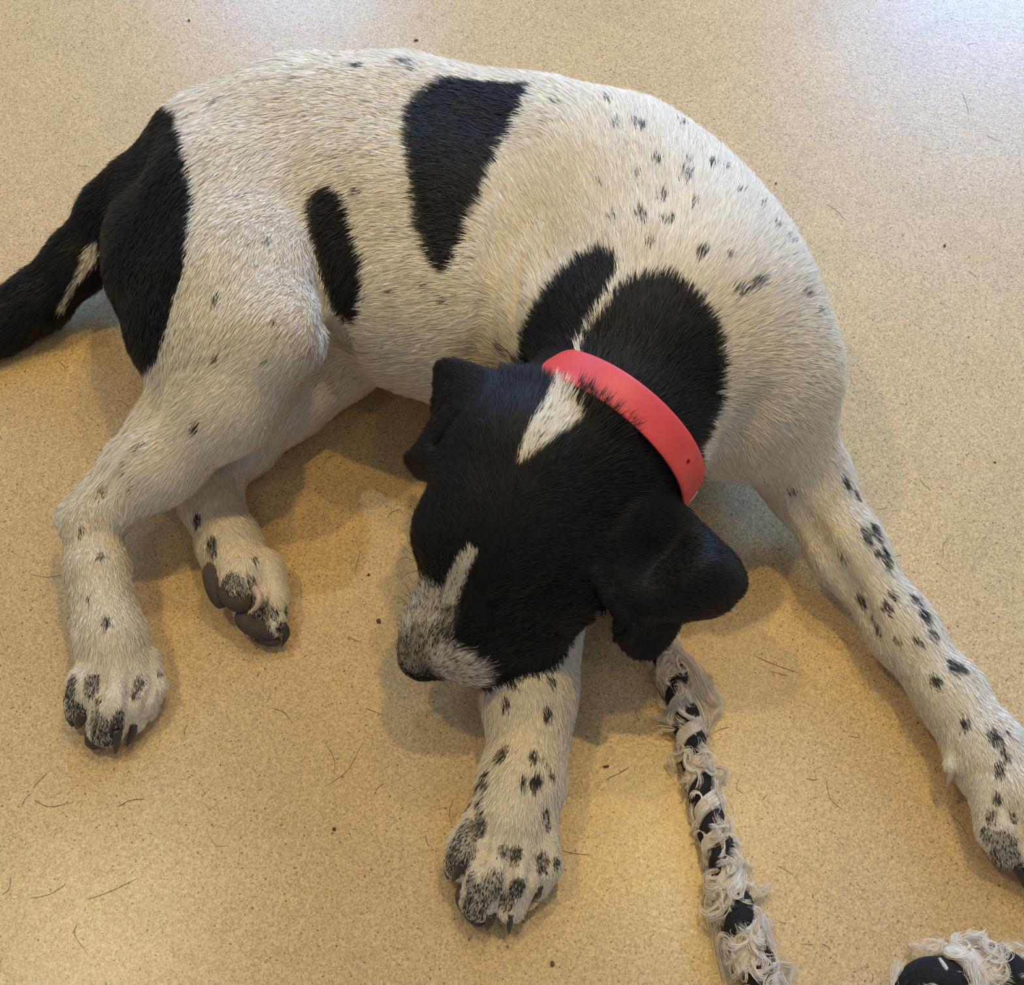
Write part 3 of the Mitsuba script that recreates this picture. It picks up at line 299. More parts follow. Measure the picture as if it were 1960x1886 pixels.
BLACK = np.array([[0.0802, -0.0934, 0.1887, 0.0494], [0.0478, -0.058, 0.2134, 0.0344], [0.0192, -0.0299, 0.2045, 0.015], [0.0616, -0.0737, 0.2082, 0.0405], [0.0561, -0.1295, 0.1664, 0.0112], [0.1153, -0.0813, 0.1582, 0.02], [0.03, -0.0462, 0.212, 0.0239], [0.0944, -0.0949, 0.1752, 0.0337], [0.0677, -0.0854, 0.2005, 0.0424], [0.0722, -0.1051, 0.1807, 0.0367], [0.0569, -0.0538, 0.2144, 0.0284], [0.0488, -0.0612, 0.2129, 0.0351], [0.0652, -0.1179, 0.1727, 0.0228], [0.0541, -0.1345, 0.163, 0.0067], [0.037, -0.0455, 0.2128, 0.0243], [0.0641, -0.112, 0.1785, 0.0271], [0.0318, -0.0568, 0.2134, 0.0219], [0.004, 0.0123, 0.1547, 0.0042], [0.0707, -0.0825, 0.2016, 0.0429], [0.0986, -0.0901, 0.1771, 0.0343], [0.1155, -0.0797, 0.1367, 0.0258], [0.0131, -0.0264, 0.2011, 0.0095], [0.0803, -0.0949, 0.1872, 0.0478], [0.0729, -0.0918, 0.1938, 0.0444], [0.0557, -0.0692, 0.2105, 0.0377], [0.0603, -0.0411, 0.2153, 0.0163], [0.0572, -0.1324, 0.1634, 0.0084], [0.0626, -0.0808, 0.2045, 0.0396], [0.0221, -0.0376, 0.2084, 0.0174], [0.1348, -0.0372, 0.0923, 0.0045], [-0.273, 0.0992, 0.1523, 0.0584], [-0.2863, 0.1892, 0.1442, 0.0551], [-0.2896, 0.227, 0.1345, 0.0466], [-0.2817, 0.1453, 0.1555, 0.0578], [-0.2736, 0.0792, 0.1486, 0.0506], [-0.3122, 0.1667, 0.1233, 0.0463], [-0.3304, 0.1841, 0.0682, 0.0076], [-0.2832, 0.1633, 0.1541, 0.0566], [-0.3349, 0.1767, 0.0452, 0.0095], [-0.3291, 0.189, 0.0817, 0.0063], [-0.2509, 0.0832, 0.1723, 0.0277], [-0.275, 0.1202, 0.1553, 0.057], [-0.3345, 0.1767, 0.0574, 0.0056], [-0.2737, 0.0669, 0.146, 0.0414], [-0.3056, 0.1921, 0.1249, 0.0355], [-0.299, 0.2558, 0.1197, 0.039], [-0.0355, 0.204, 0.1983, 0.0401], [-0.0435, 0.144, 0.1973, 0.0261], [-0.0478, 0.1178, 0.1887, 0.0188], [-0.0406, 0.1726, 0.2005, 0.0337], [-0.0475, 0.0927, 0.181, 0.0096], [0.0004, 0.2288, 0.1989, 0.0136], [-0.0476, 0.1031, 0.184, 0.0142], [-0.0346, 0.2159, 0.1974, 0.0328], [-0.0467, 0.1267, 0.192, 0.0216], [-0.0159, 0.216, 0.1989, 0.0259], [-0.0397, 0.1852, 0.2001, 0.0366], [-0.0425, 0.1528, 0.199, 0.0285], [-0.0441, 0.09, 0.1808, 0.008], [-0.0463, 0.0814, 0.1775, 0.0034], [-0.0435, 0.1368, 0.1954, 0.024], [-0.0382, 0.2258, 0.1971, 0.0235], [0.011, 0.2371, 0.197, 0.0053], [-0.0113, 0.2295, 0.1982, 0.0156], [-0.0466, 0.1064, 0.1852, 0.0149], [-0.0486, 0.085, 0.1783, 0.0047], [-0.0415, 0.2127, 0.1975, 0.0311], [-0.0439, 0.1681, 0.2004, 0.0301], [-0.0468, 0.1347, 0.1946, 0.0227], [-0.1224, 0.0973, 0.1624, 0.0178], [-0.1305, 0.1275, 0.1785, 0.0154], [-0.1182, 0.0804, 0.1495, 0.0133], [-0.127, 0.1122, 0.1707, 0.0163], [-0.1329, 0.1361, 0.1823, 0.0132], [-0.1163, 0.0727, 0.141, 0.0094], [-0.1202, 0.0889, 0.1568, 0.0163], [-0.1247, 0.1043, 0.1663, 0.0171], [-0.1282, 0.1193, 0.1745, 0.0157], [-0.1192, 0.0837, 0.1525, 0.0149], [-0.1282, 0.1334, 0.1819, 0.0113], [-0.1196, 0.0771, 0.1445, 0.0098], [-0.1319, 0.1457, 0.1866, 0.0045], [-0.1293, 0.1194, 0.1743, 0.0152], [-0.1388, 0.1411, 0.1834, 0.0066], [0.0281, 0.0106, 0.1981, 0.0262], [0.0502, 0.0388, 0.2145, 0.0202], [0.0266, -0.0162, 0.2016, 0.0169], [0.0397, 0.0283, 0.2093, 0.0237], [0.0187, 0.003, 0.1871, 0.0252], [0.0577, 0.046, 0.2172, 0.0136], [0.0365, -0.0283, 0.2098, 0.0053], [0.0174, -0.0162, 0.1961, 0.0152], [0.0365, 0.0223, 0.2068, 0.024], [0.046, 0.0349, 0.2127, 0.022], [0.0083, 0.0073, 0.1625, 0.0039], [0.0495, 0.0504, 0.2134, 0.0102], [0.0315, -0.0251, 0.2071, 0.0091], [0.06, 0.0548, 0.2179, 0.0061], [0.0302, 0.0184, 0.2016, 0.0226], [0.0418, 0.03, 0.2105, 0.0232], [0.009, -0.0221, 0.1973, 0.0071], [0.0937, -0.0241, 0.2127, 0.0474], [0.0934, 0.0043, 0.2206, 0.0305], [0.1148, -0.0422, 0.1957, 0.0287], [0.0737, -0.0354, 0.2148, 0.03], [0.096, -0.0144, 0.2148, 0.0428], [0.1029, -0.0346, 0.2065, 0.0394], [0.1218, -0.0518, 0.1822, 0.0166], [0.0782, -0.0234, 0.2152, 0.0345], [0.1006, 0.0026, 0.2194, 0.029], [0.051, -0.0487, 0.2146, 0.0071], [0.0992, 0.0215, 0.2232, 0.0144]])
WHITE = np.array([[0.0303, -0.0637, 0.2137, 0.0124], [0.0192, -0.0785, 0.2146, 0.009], [0.0307, -0.0458, 0.2121, 0.007], [0.0112, -0.0894, 0.2134, 0.0053], [0.0232, -0.0726, 0.2145, 0.0104], [0.0072, -0.0952, 0.2116, 0.0036], [0.0305, -0.0564, 0.2134, 0.0098], [0.0142, -0.0852, 0.2141, 0.007], [0.0308, -0.0415, 0.2112, 0.0059], [0.0393, -0.0666, 0.2126, 0.005], [0.0283, -0.0663, 0.2139, 0.0122], [0.0306, -0.0499, 0.2127, 0.0081], [0.0102, -0.0914, 0.2128, 0.0049], [0.0052, -0.098, 0.2105, 0.002], [0.0288, -0.0383, 0.21, 0.0032], [0.0172, -0.0808, 0.2146, 0.0081], [0.0304, -0.0601, 0.2136, 0.0113], [-0.0385, -0.1577, 0.1463, 0.006], [-0.0351, -0.1543, 0.1575, 0.0056], [-0.0308, -0.1505, 0.17, 0.005], [-0.0407, -0.1603, 0.1401, 0.0052], [-0.0267, -0.1476, 0.1773, 0.0036], [-0.0329, -0.1523, 0.1646, 0.005], [-0.0373, -0.1557, 0.1514, 0.0057], [-0.0287, -0.1492, 0.1738, 0.0045], [-0.0257, -0.1471, 0.1785, 0.0035], [-0.0438, -0.1607, 0.1362, 0.0023], [-0.0395, -0.158, 0.1447, 0.0057], [-0.034, -0.1536, 0.1606, 0.0055], [-0.0319, -0.1514, 0.1674, 0.005], [-0.0362, -0.155, 0.1544, 0.0057], [-0.3362, 0.1832, 0.0731, 0.0061], [-0.3416, 0.1763, 0.0679, 0.0046], [-0.3458, 0.1707, 0.0629, 0.0037], [-0.3503, 0.1666, 0.058, 0.0029], [-0.339, 0.1794, 0.0699, 0.0052], [-0.3584, 0.1614, 0.0483, 0.0025], [-0.3534, 0.1644, 0.0546, 0.0024], [-0.3346, 0.1857, 0.076, 0.0041], [-0.3644, 0.1566, 0.0421, 0.0027], [-0.3615, 0.1592, 0.0449, 0.0026], [-0.343, 0.1743, 0.0663, 0.0044], [-0.3566, 0.1626, 0.0509, 0.0025], [-0.3671, 0.1537, 0.0396, 0.0021], [-0.3487, 0.1681, 0.0601, 0.0029], [-0.3329, 0.1879, 0.0793, 0.0017], [-0.3517, 0.1657, 0.057, 0.0028], [-0.3598, 0.1606, 0.0472, 0.0025], [-0.3548, 0.1637, 0.0535, 0.0024], [-0.3659, 0.1549, 0.0401, 0.0023], [-0.3631, 0.1577, 0.0427, 0.0023], [-0.3375, 0.1822, 0.0725, 0.006], [-0.3389, 0.1803, 0.0709, 0.0054], [-0.3351, 0.1835, 0.0728, 0.0051], [-0.3442, 0.1732, 0.0657, 0.0038]])
ROAN = np.array([[-0.0615, -0.1776, 0.1019, 0.0133], [-0.0709, -0.177, 0.0851, 0.0143], [-0.044, -0.164, 0.1313, 0.0083], [-0.0474, -0.1714, 0.1182, 0.0073], [-0.0518, -0.1774, 0.109, 0.0079], [-0.0451, -0.167, 0.1258, 0.0082], [-0.0661, -0.178, 0.0951, 0.0141], [-0.0407, -0.1629, 0.1362, 0.0047], [-0.0615, -0.176, 0.1035, 0.012], [-0.0485, -0.1741, 0.1144, 0.007], [-0.0759, -0.1703, 0.0776, 0.0149], [-0.0463, -0.1695, 0.1214, 0.008], [-0.0361, -0.1858, 0.0983, 0.0036], [-0.032, -0.187, 0.0958, 0.0026], [-0.0392, -0.1852, 0.0995, 0.0025], [-0.033, -0.1864, 0.0971, 0.0031], [-0.0371, -0.1858, 0.0983, 0.0035], [-0.0309, -0.187, 0.0959, 0.0025], [-0.0413, -0.1852, 0.0996, 0.0014], [-0.0299, -0.1865, 0.0972, 0.0014], [-0.042, -0.1892, 0.0859, 0.004], [-0.0399, -0.1893, 0.0862, 0.0032], [-0.0432, -0.1893, 0.0834, 0.0025]])
GREY = np.array([[-0.0584, -0.1548, 0.1209, 0.0165], [-0.0692, -0.1484, 0.1003, 0.0183], [-0.0517, -0.1556, 0.1321, 0.0092], [-0.0563, -0.1645, 0.1172, 0.0076], [-0.0483, -0.1558, 0.1372, 0.0054], [-0.0656, -0.1476, 0.1083, 0.0185], [-0.0728, -0.1516, 0.092, 0.0141], [-0.0561, -0.1546, 0.1252, 0.014], [-0.0377, -0.1883, 0.0917, 0.0171], [-0.0326, -0.1905, 0.0838, 0.0179], [-0.0416, -0.1856, 0.0987, 0.0134], [-0.0319, -0.1908, 0.0707, 0.0171], [-0.0304, -0.1899, 0.0877, 0.0152], [-0.0489, -0.1843, 0.1008, 0.0075], [-0.0404, -0.182, 0.1059, 0.0067], [-0.0386, -0.1873, 0.0947, 0.0157], [-0.022, -0.1792, 0.0372, 0.0034]])
SPOTS = np.array([[0.2425, -0.036, 0.0784, 0.0038, 0.9], [0.2501, -0.0409, 0.07, 0.0034, 0.9], [0.2624, -0.069, 0.0658, 0.006, 0.9], [0.254, -0.0753, 0.0696, 0.0045, 0.9], [0.2688, -0.0867, 0.0606, 0.0056, 0.9], [0.2619, -0.0871, 0.0645, 0.0034, 0.9], [0.2689, -0.0935, 0.0597, 0.003, 0.9], [0.2511, -0.1134, 0.0434, 0.0041, 0.8], [0.2701, -0.1169, 0.0575, 0.0033, 0.8], [0.2661, -0.1251, 0.0557, 0.0037, 0.9], [0.2864, -0.1191, 0.0551, 0.0041, 0.9], [0.2921, -0.1314, 0.055, 0.0048, 0.9], [0.2959, -0.1461, 0.0536, 0.0037, 0.7], [0.2842, -0.1503, 0.054, 0.0029, 0.8], [0.2714, -0.1485, 0.05, 0.0022, 0.9], [0.3078, -0.1699, 0.0534, 0.0051, 0.95], [0.3131, -0.1717, 0.0531, 0.0033, 0.9], [0.2933, -0.1797, 0.0506, 0.004, 0.9], [0.3093, -0.2114, 0.0512, 0.0039, 0.9], [0.3261, -0.2239, 0.0574, 0.0049, 0.9], [0.3309, -0.2356, 0.0572, 0.0032, 0.8], [0.3261, -0.2448, 0.0552, 0.0035, 0.9], [0.3348, -0.2205, 0.0563, 0.0021, 0.5], [0.323, -0.2646, 0.0496, 0.0035, 0.8], [0.3194, -0.2747, 0.0444, 0.0045, 0.6], [0.3324, -0.2755, 0.047, 0.0031, 0.7], [0.2026, -0.0441, 0.0802, 0.003, 0.6], [0.2379, -0.0884, 0.0597, 0.0026, 0.5], [0.2607, -0.1361, 0.0433, 0.003, 0.6], [0.258, -0.128, 0.0434, 0.0022, 0.7], [0.3271, -0.2934, 0.0371, 0.01, 0.48], [0.3162, -0.285, 0.0374, 0.0049, 0.6], [0.332, -0.3, 0.0261, 0.0082, 0.44], [0.0265, -0.1744, 0.0701, 0.0043, 0.8], [0.0265, -0.1857, 0.0649, 0.0036, 0.8], [-0.0032, -0.185, 0.0679, 0.0043, 0.8], [0.0, -0.188, 0.066, 0.0032, 0.8], [-0.005, -0.2009, 0.0601, 0.0036, 0.85], [0.0245, -0.2077, 0.0601, 0.0043, 0.9], [-0.0063, -0.2358, 0.0586, 0.0049, 0.85], [0.0147, -0.2384, 0.0617, 0.0035, 0.95], [0.0206, -0.2409, 0.0597, 0.0021, 0.7], [0.0163, -0.256, 0.0613, 0.0048, 0.95], [0.0079, -0.2562, 0.0631, 0.0028, 0.7], [0.0265, -0.2491, 0.0562, 0.0024, 0.7], [-0.0186, -0.2504, 0.0513, 0.0046, 0.7], [-0.0232, -0.2538, 0.0433, 0.0028, 0.9], [-0.0171, -0.2573, 0.0535, 0.0024, 0.9], [-0.0216, -0.2664, 0.0497, 0.0031, 0.9], [-0.0291, -0.2668, 0.0398, 0.0042, 0.8], [-0.0208, -0.2747, 0.051, 0.0021, 0.8], [0.0222, -0.2743, 0.0498, 0.0038, 0.8], [0.0239, -0.2817, 0.0453, 0.0024, 0.8], [-0.0217, -0.2841, 0.0494, 0.0062, 0.8], [-0.0304, -0.2844, 0.0483, 0.0068, 0.64], [-0.034, -0.2991, 0.0461, 0.0111, 0.52], [-0.0351, -0.3052, 0.0382, 0.0074, 0.56], [-0.0058, -0.2992, 0.0498, 0.0041, 0.8], [0.0024, -0.3009, 0.0475, 0.0048, 0.9], [0.0196, -0.3035, 0.0382, 0.0055, 0.8], [0.0294, -0.3034, 0.0354, 0.0035, 0.8], [-0.0129, -0.322, 0.0443, 0.0092, 0.48], [-0.0232, -0.3276, 0.0348, 0.0104, 0.6], [0.0034, -0.3222, 0.0413, 0.0061, 0.85], [-0.0034, -0.3269, 0.032, 0.0062, 0.6], [0.0163, -0.3184, 0.0216, 0.0049, 0.9], [-0.0274, -0.3175, 0.0391, 0.0062, 0.56], [-0.3073, -0.1805, 0.0451, 0.0051, 0.8], [-0.2925, -0.1805, 0.0461, 0.0066, 0.68], [-0.3099, -0.1879, 0.0363, 0.0066, 0.8], [-0.3058, -0.1952, 0.0312, 0.0079, 0.56], [-0.2626, -0.1769, 0.0383, 0.0044, 0.8], [-0.2649, -0.1849, 0.0366, 0.0033, 0.8], [-0.2735, -0.2016, 0.0358, 0.0058, 0.7], [-0.2889, -0.2012, 0.0367, 0.0058, 0.6], [-0.2862, -0.2093, 0.0296, 0.0105, 0.6], [-0.276, -0.2071, 0.0279, 0.0066, 0.85], [-0.2514, -0.1654, 0.028, 0.0022, 0.7], [-0.2882, -0.1922, 0.0403, 0.0029, 0.7], [-0.2853, -0.14, 0.0614, 0.0033, 0.8], [-0.2933, -0.092, 0.0683, 0.0022, 0.8], [-0.2995, -0.1221, 0.0621, 0.0011, 0.9], [-0.3105, -0.0724, 0.0721, 0.003, 0.5], [-0.2206, -0.0239, 0.1334, 0.0029, 0.8], [-0.2027, 0.0122, 0.1686, 0.0025, 0.8], [-0.214, 0.0142, 0.1652, 0.0018, 0.7], [-0.168, 0.0065, 0.171, 0.0014, 0.7], [-0.2708, -0.0491, 0.0985, 0.0037, 0.35], [-0.2773, -0.0358, 0.0987, 0.0045, 0.3], [-0.2946, -0.0475, 0.0823, 0.0045, 0.4], [-0.2643, -0.026, 0.1112, 0.0037, 0.35], [-0.2356, -0.0446, 0.0389, 0.0051, 0.75], [-0.2212, -0.0698, 0.044, 0.0054, 0.75], [-0.1885, -0.0817, 0.0444, 0.0023, 0.7], [-0.2036, -0.0974, 0.0459, 0.0038, 0.7], [-0.1904, -0.0985, 0.0422, 0.0042, 0.7], [-0.1795, -0.1147, 0.0321, 0.0053, 0.6], [-0.1738, -0.118, 0.0302, 0.0046, 0.6], [-0.1658, -0.1136, 0.0245, 0.0023, 0.8], [-0.1936, -0.1041, 0.0432, 0.0038, 0.6], [-0.1693, -0.127, 0.0217, 0.0038, 0.9], [-0.225, 0.2497, 0.1733, 0.0032, 0.7], [-0.244, 0.2369, 0.1691, 0.0028, 0.6], [-0.2047, 0.0495, 0.187, 0.0029, 0.6], [-0.1732, 0.0974, 0.1902, 0.0018, 0.8], [-0.1854, 0.0922, 0.1942, 0.0015, 0.5], [-0.162, 0.0286, 0.1879, 0.0014, 0.8], [-0.1099, 0.1429, 0.1897, 0.0026, 0.7], [-0.1139, 0.2634, 0.1927, 0.004, 0.8], [-0.0779, 0.2682, 0.1919, 0.0048, 0.8], [-0.0819, 0.2637, 0.194, 0.0032, 0.7], [-0.0729, 0.2569, 0.1947, 0.0032, 0.4], [-0.0848, 0.0742, 0.1623, 0.0019, 0.5], [-0.0916, 0.0857, 0.1681, 0.0022, 0.4], [-0.0613, 0.0728, 0.1689, 0.003, 0.4], [-0.0459, 0.0618, 0.1669, 0.0037, 0.35], [-0.0059, 0.0259, 0.1525, 0.0033, 0.7], [0.0334, 0.2097, 0.2074, 0.0031, 0.5075], [0.0715, 0.2078, 0.212, 0.0038, 0.58], [0.075, 0.1728, 0.221, 0.003, 0.58], [0.0911, 0.1735, 0.2203, 0.0049, 0.6], [0.1008, 0.1358, 0.2252, 0.0029, 0.58], [0.0615, 0.119, 0.2197, 0.0029, 0.5075], [0.087, 0.1212, 0.2253, 0.0025, 0.6], [0.1201, 0.1222, 0.2253, 0.0051, 0.55], [0.1414, 0.1422, 0.216, 0.0033, 0.8], [0.1534, 0.1439, 0.2099, 0.003, 0.6], [0.1243, 0.1386, 0.222, 0.0029, 0.7], [0.1032, 0.101, 0.2273, 0.0029, 0.8], [0.0882, 0.0838, 0.2267, 0.0046, 0.65], [0.0687, 0.0872, 0.2217, 0.0021, 0.7], [0.1028, 0.0797, 0.2283, 0.0035, 0.58], [0.107, 0.0796, 0.2285, 0.0028, 0.58], [0.1248, 0.0955, 0.2271, 0.0029, 0.6525], [0.0933, 0.0588, 0.2272, 0.0028, 0.7], [0.1255, 0.0505, 0.2271, 0.0038, 0.8], [0.144, 0.0501, 0.2243, 0.0025, 0.58], [0.1624, 0.0351, 0.2164, 0.0046, 0.85], [0.1515, 0.0272, 0.2175, 0.0049, 0.435], [0.1838, 0.0961, 0.2046, 0.0029, 0.58], [0.1947, 0.0897, 0.1966, 0.0033, 0.7], [0.1247, 0.191, 0.2048, 0.0046, 0.435], [0.1588, 0.1174, 0.2151, 0.0029, 0.5075], [0.1761, 0.1117, 0.2064, 0.0029, 0.5075], [0.2011, 0.046, 0.1933, 0.0043, 0.6525], [0.2114, 0.041, 0.181, 0.0029, 0.6525], [-0.1635, 0.2524, 0.1907, 0.0028, 0.6], [-0.3063, -0.1959, 0.0302, 0.0095, 0.7], [-0.286, -0.2124, 0.0257, 0.0102, 0.7], [-0.0394, -0.3043, 0.0349, 0.009, 0.7], [-0.0257, -0.3326, 0.0289, 0.0103, 0.7], [0.3306, -0.3009, 0.023, 0.014, 0.5], [-0.1895, -0.1238, 0.0264, 0.0152, 0.8], [-0.2023, -0.1101, 0.0418, 0.0129, 0.7]])
TAN = np.array([[-0.319, -0.078, 0.065, 0.0034], [-0.3213, -0.0637, 0.0704, 0.0023], [-0.3067, -0.0587, 0.0775, 0.0053], [-0.2986, -0.0677, 0.0744, 0.0053], [-0.1507, 0.0261, 0.183, 0.0144], [-0.1411, 0.0216, 0.171, 0.0109], [-0.1358, 0.063, 0.073, 0.018]])
FLOW = [[0.0, 0.184, 0.202, -0.989, 0.138, -0.058], [-0.031, 0.22, 0.198, -1.0, -0.009, 0.009], [-0.109, 0.229, 0.198, -0.991, 0.046, -0.129], [-0.068, 0.166, 0.199, -0.998, -0.023, -0.064], [-0.167, 0.254, 0.19, -0.965, -0.191, -0.181], [-0.189, 0.229, 0.188, -0.941, -0.296, -0.164], [-0.225, 0.249, 0.173, -0.649, -0.759, -0.055], [-0.198, 0.161, 0.188, -0.421, -0.903, 0.087], [-0.161, 0.176, 0.189, -0.809, -0.584, -0.063], [-0.129, 0.132, 0.181, -0.902, -0.419, -0.106], [-0.184, 0.093, 0.194, -0.26, -0.962, -0.078], [-0.248, 0.183, 0.182, -0.451, -0.835, -0.316], [-0.265, 0.136, 0.166, -0.393, -0.798, -0.457], [-0.263, 0.083, 0.16, 0.082, -0.979, -0.187], [-0.238, 0.047, 0.17, -0.025, -0.806, -0.592], [-0.195, 0.051, 0.188, -0.236, -0.911, -0.339], [-0.159, 0.052, 0.187, -0.407, -0.913, 0.013], [-0.144, 0.024, 0.177, -0.69, -0.671, -0.27], [-0.18, 0.004, 0.167, -0.719, -0.477, -0.506], [-0.219, -0.02, 0.139, -0.706, -0.349, -0.616], [-0.259, -0.044, 0.108, -0.705, -0.345, -0.619], [-0.3, -0.074, 0.071, 0.185, -0.975, -0.125], [-0.29, -0.112, 0.063, 0.187, -0.981, -0.061], [-0.278, -0.15, 0.058, 0.061, -0.918, -0.391], [-0.297, -0.174, 0.048, -0.242, -0.763, -0.599], [-0.257, -0.156, 0.034, 0.179, -0.919, -0.352], [-0.082, 0.116, 0.184, -0.976, 0.006, -0.216], [-0.067, 0.089, 0.176, -0.953, -0.058, -0.297], [-0.037, 0.093, 0.183, -0.967, -0.125, -0.222], [-0.091, 0.059, 0.142, -0.899, 0.414, -0.143], [-0.068, 0.047, 0.139, -0.878, 0.175, -0.446], [-0.039, -0.001, 0.176, -0.366, 0.494, -0.789], [-0.029, 0.048, 0.168, -0.853, 0.09, -0.515], [-0.019, 0.112, 0.193, -0.834, 0.552, -0.019], [-0.125, 0.093, 0.158, -0.177, -0.652, -0.737], [-0.128, 0.068, 0.116, -0.177, -0.784, 0.595], [-0.007, 0.082, 0.184, -0.465, 0.86, 0.21], [0.007, 0.119, 0.196, -0.486, 0.869, 0.096], [-0.007, 0.032, 0.159, -0.392, 0.816, 0.424], [0.022, 0.094, 0.198, -0.221, 0.973, 0.072], [0.019, 0.145, 0.206, -0.327, 0.943, -0.06], [0.044, 0.15, 0.216, -0.252, 0.962, -0.109], [0.079, 0.095, 0.224, -0.053, 0.998, -0.024], [0.082, 0.17, 0.221, -0.115, 0.955, -0.273], [0.123, 0.118, 0.225, 0.164, 0.956, -0.244], [0.112, 0.055, 0.228, 0.27, 0.963, -0.01], [0.147, 0.05, 0.224, 0.476, 0.867, -0.147], [0.146, 0.002, 0.207, 0.86, 0.51, -0.006], [0.176, 0.034, 0.21, 0.587, 0.734, -0.34], [0.166, -0.019, 0.177, 0.964, 0.149, -0.219], [0.199, -0.002, 0.176, 0.74, 0.159, -0.653], [0.206, -0.024, 0.145, 0.475, 0.105, -0.874], [0.158, -0.033, 0.146, 0.875, -0.219, -0.431], [0.181, -0.039, 0.135, 0.554, 0.019, -0.832], [0.15, -0.041, 0.124, 0.29, -0.009, -0.957], [0.209, -0.037, 0.097, 0.476, -0.495, -0.728], [0.23, -0.062, 0.072, 0.437, -0.882, -0.176], [0.261, -0.113, 0.057, 0.442, -0.896, -0.033], [0.292, -0.167, 0.051, 0.396, -0.915, 0.072], [0.313, -0.218, 0.053, 0.298, -0.954, 0.009], [0.327, -0.255, 0.054, 0.154, -0.932, -0.327], [0.327, -0.288, 0.044, 0.287, -0.568, -0.771], [0.035, 0.012, 0.204, -0.22, 0.97, -0.104], [0.021, 0.014, 0.191, -0.407, 0.877, -0.254], [0.075, -0.006, 0.218, 0.331, 0.927, 0.178], [0.102, -0.025, 0.21, 0.619, 0.776, 0.117], [0.059, 0.028, 0.218, -0.032, 0.999, -0.038], [0.096, 0.008, 0.221, 0.315, 0.939, 0.136], [0.121, -0.032, 0.196, 0.835, 0.512, -0.2], [0.068, -0.029, 0.215, 0.427, 0.898, 0.112], [0.125, -0.055, 0.174, 0.455, 0.402, -0.795], [0.013, -0.077, 0.215, 0.455, 0.885, -0.094], [0.033, -0.068, 0.213, 0.51, 0.859, 0.04], [0.057, -0.082, 0.205, 0.8, 0.587, 0.123], [0.081, -0.093, 0.189, 0.871, 0.447, -0.204], [-0.007, -0.097, 0.209, 0.171, 0.967, 0.188], [-0.027, -0.061, 0.202, -0.104, 0.921, -0.375], [-0.014, -0.046, 0.204, 0.062, 0.701, -0.71], [-0.026, -0.116, 0.197, -0.443, 0.867, -0.229], [0.026, -0.117, 0.198, 0.893, 0.404, -0.198], [0.054, -0.123, 0.175, 0.973, 0.21, -0.096], [-0.01, -0.144, 0.187, 0.446, 0.748, 0.49], [-0.03, -0.151, 0.17, 0.369, 0.55, 0.749], [-0.04, -0.137, 0.179, -0.313, 0.939, 0.14], [0.02, -0.151, 0.171, 0.893, 0.395, -0.216], [0.007, -0.166, 0.125, 0.823, 0.29, 0.488], [-0.044, -0.167, 0.127, 0.321, 0.337, 0.885], [-0.063, -0.16, 0.112, 0.327, 0.354, 0.876], [-0.035, -0.183, 0.105, 0.744, 0.256, 0.618], [-0.055, -0.182, 0.102, 0.295, 0.536, 0.791], [0.007, -0.175, 0.095, 0.806, 0.386, 0.449], [0.041, -0.157, 0.137, 0.721, 0.366, 0.588], [0.088, -0.116, 0.162, 0.777, -0.072, -0.625], [0.109, -0.131, 0.147, 0.836, -0.451, 0.312], [0.095, -0.145, 0.144, 0.848, -0.506, 0.159], [0.088, -0.159, 0.093, 0.127, -0.28, -0.952], [0.124, -0.153, 0.153, 0.793, 0.272, -0.544], [-0.043, -0.016, 0.172, -0.432, -0.119, -0.894], [-0.045, -0.067, 0.18, -0.563, 0.244, -0.79], [-0.294, 0.17, 0.144, -0.531, 0.352, -0.77], [-0.349, 0.178, 0.073, -0.677, -0.513, -0.528], [-0.389, 0.146, 0.046, -0.795, -0.472, -0.381], [-0.135, 0.066, 0.078, -0.773, -0.502, -0.387], [-0.22, -0.02, 0.045, 0.11, -0.992, 0.062], [-0.203, -0.07, 0.047, 0.421, -0.904, -0.076], [-0.181, -0.102, 0.035, 0.27, -0.91, -0.315], [-0.199, -0.1, 0.046, -0.011, -0.834, -0.551], [0.011, -0.179, 0.077, -0.0, -0.867, -0.498], [0.011, -0.221, 0.061, -0.134, -0.984, 0.117], [0.002, -0.268, 0.061, -0.145, -0.926, -0.35], [-0.024, -0.289, 0.049, -0.516, -0.751, -0.413], [-0.01, -0.303, 0.05, -0.299, -0.83, -0.47], [0.003, -0.303, 0.047, -0.125, -0.881, -0.456], [0.021, -0.294, 0.042, -0.07, -0.853, -0.518]]
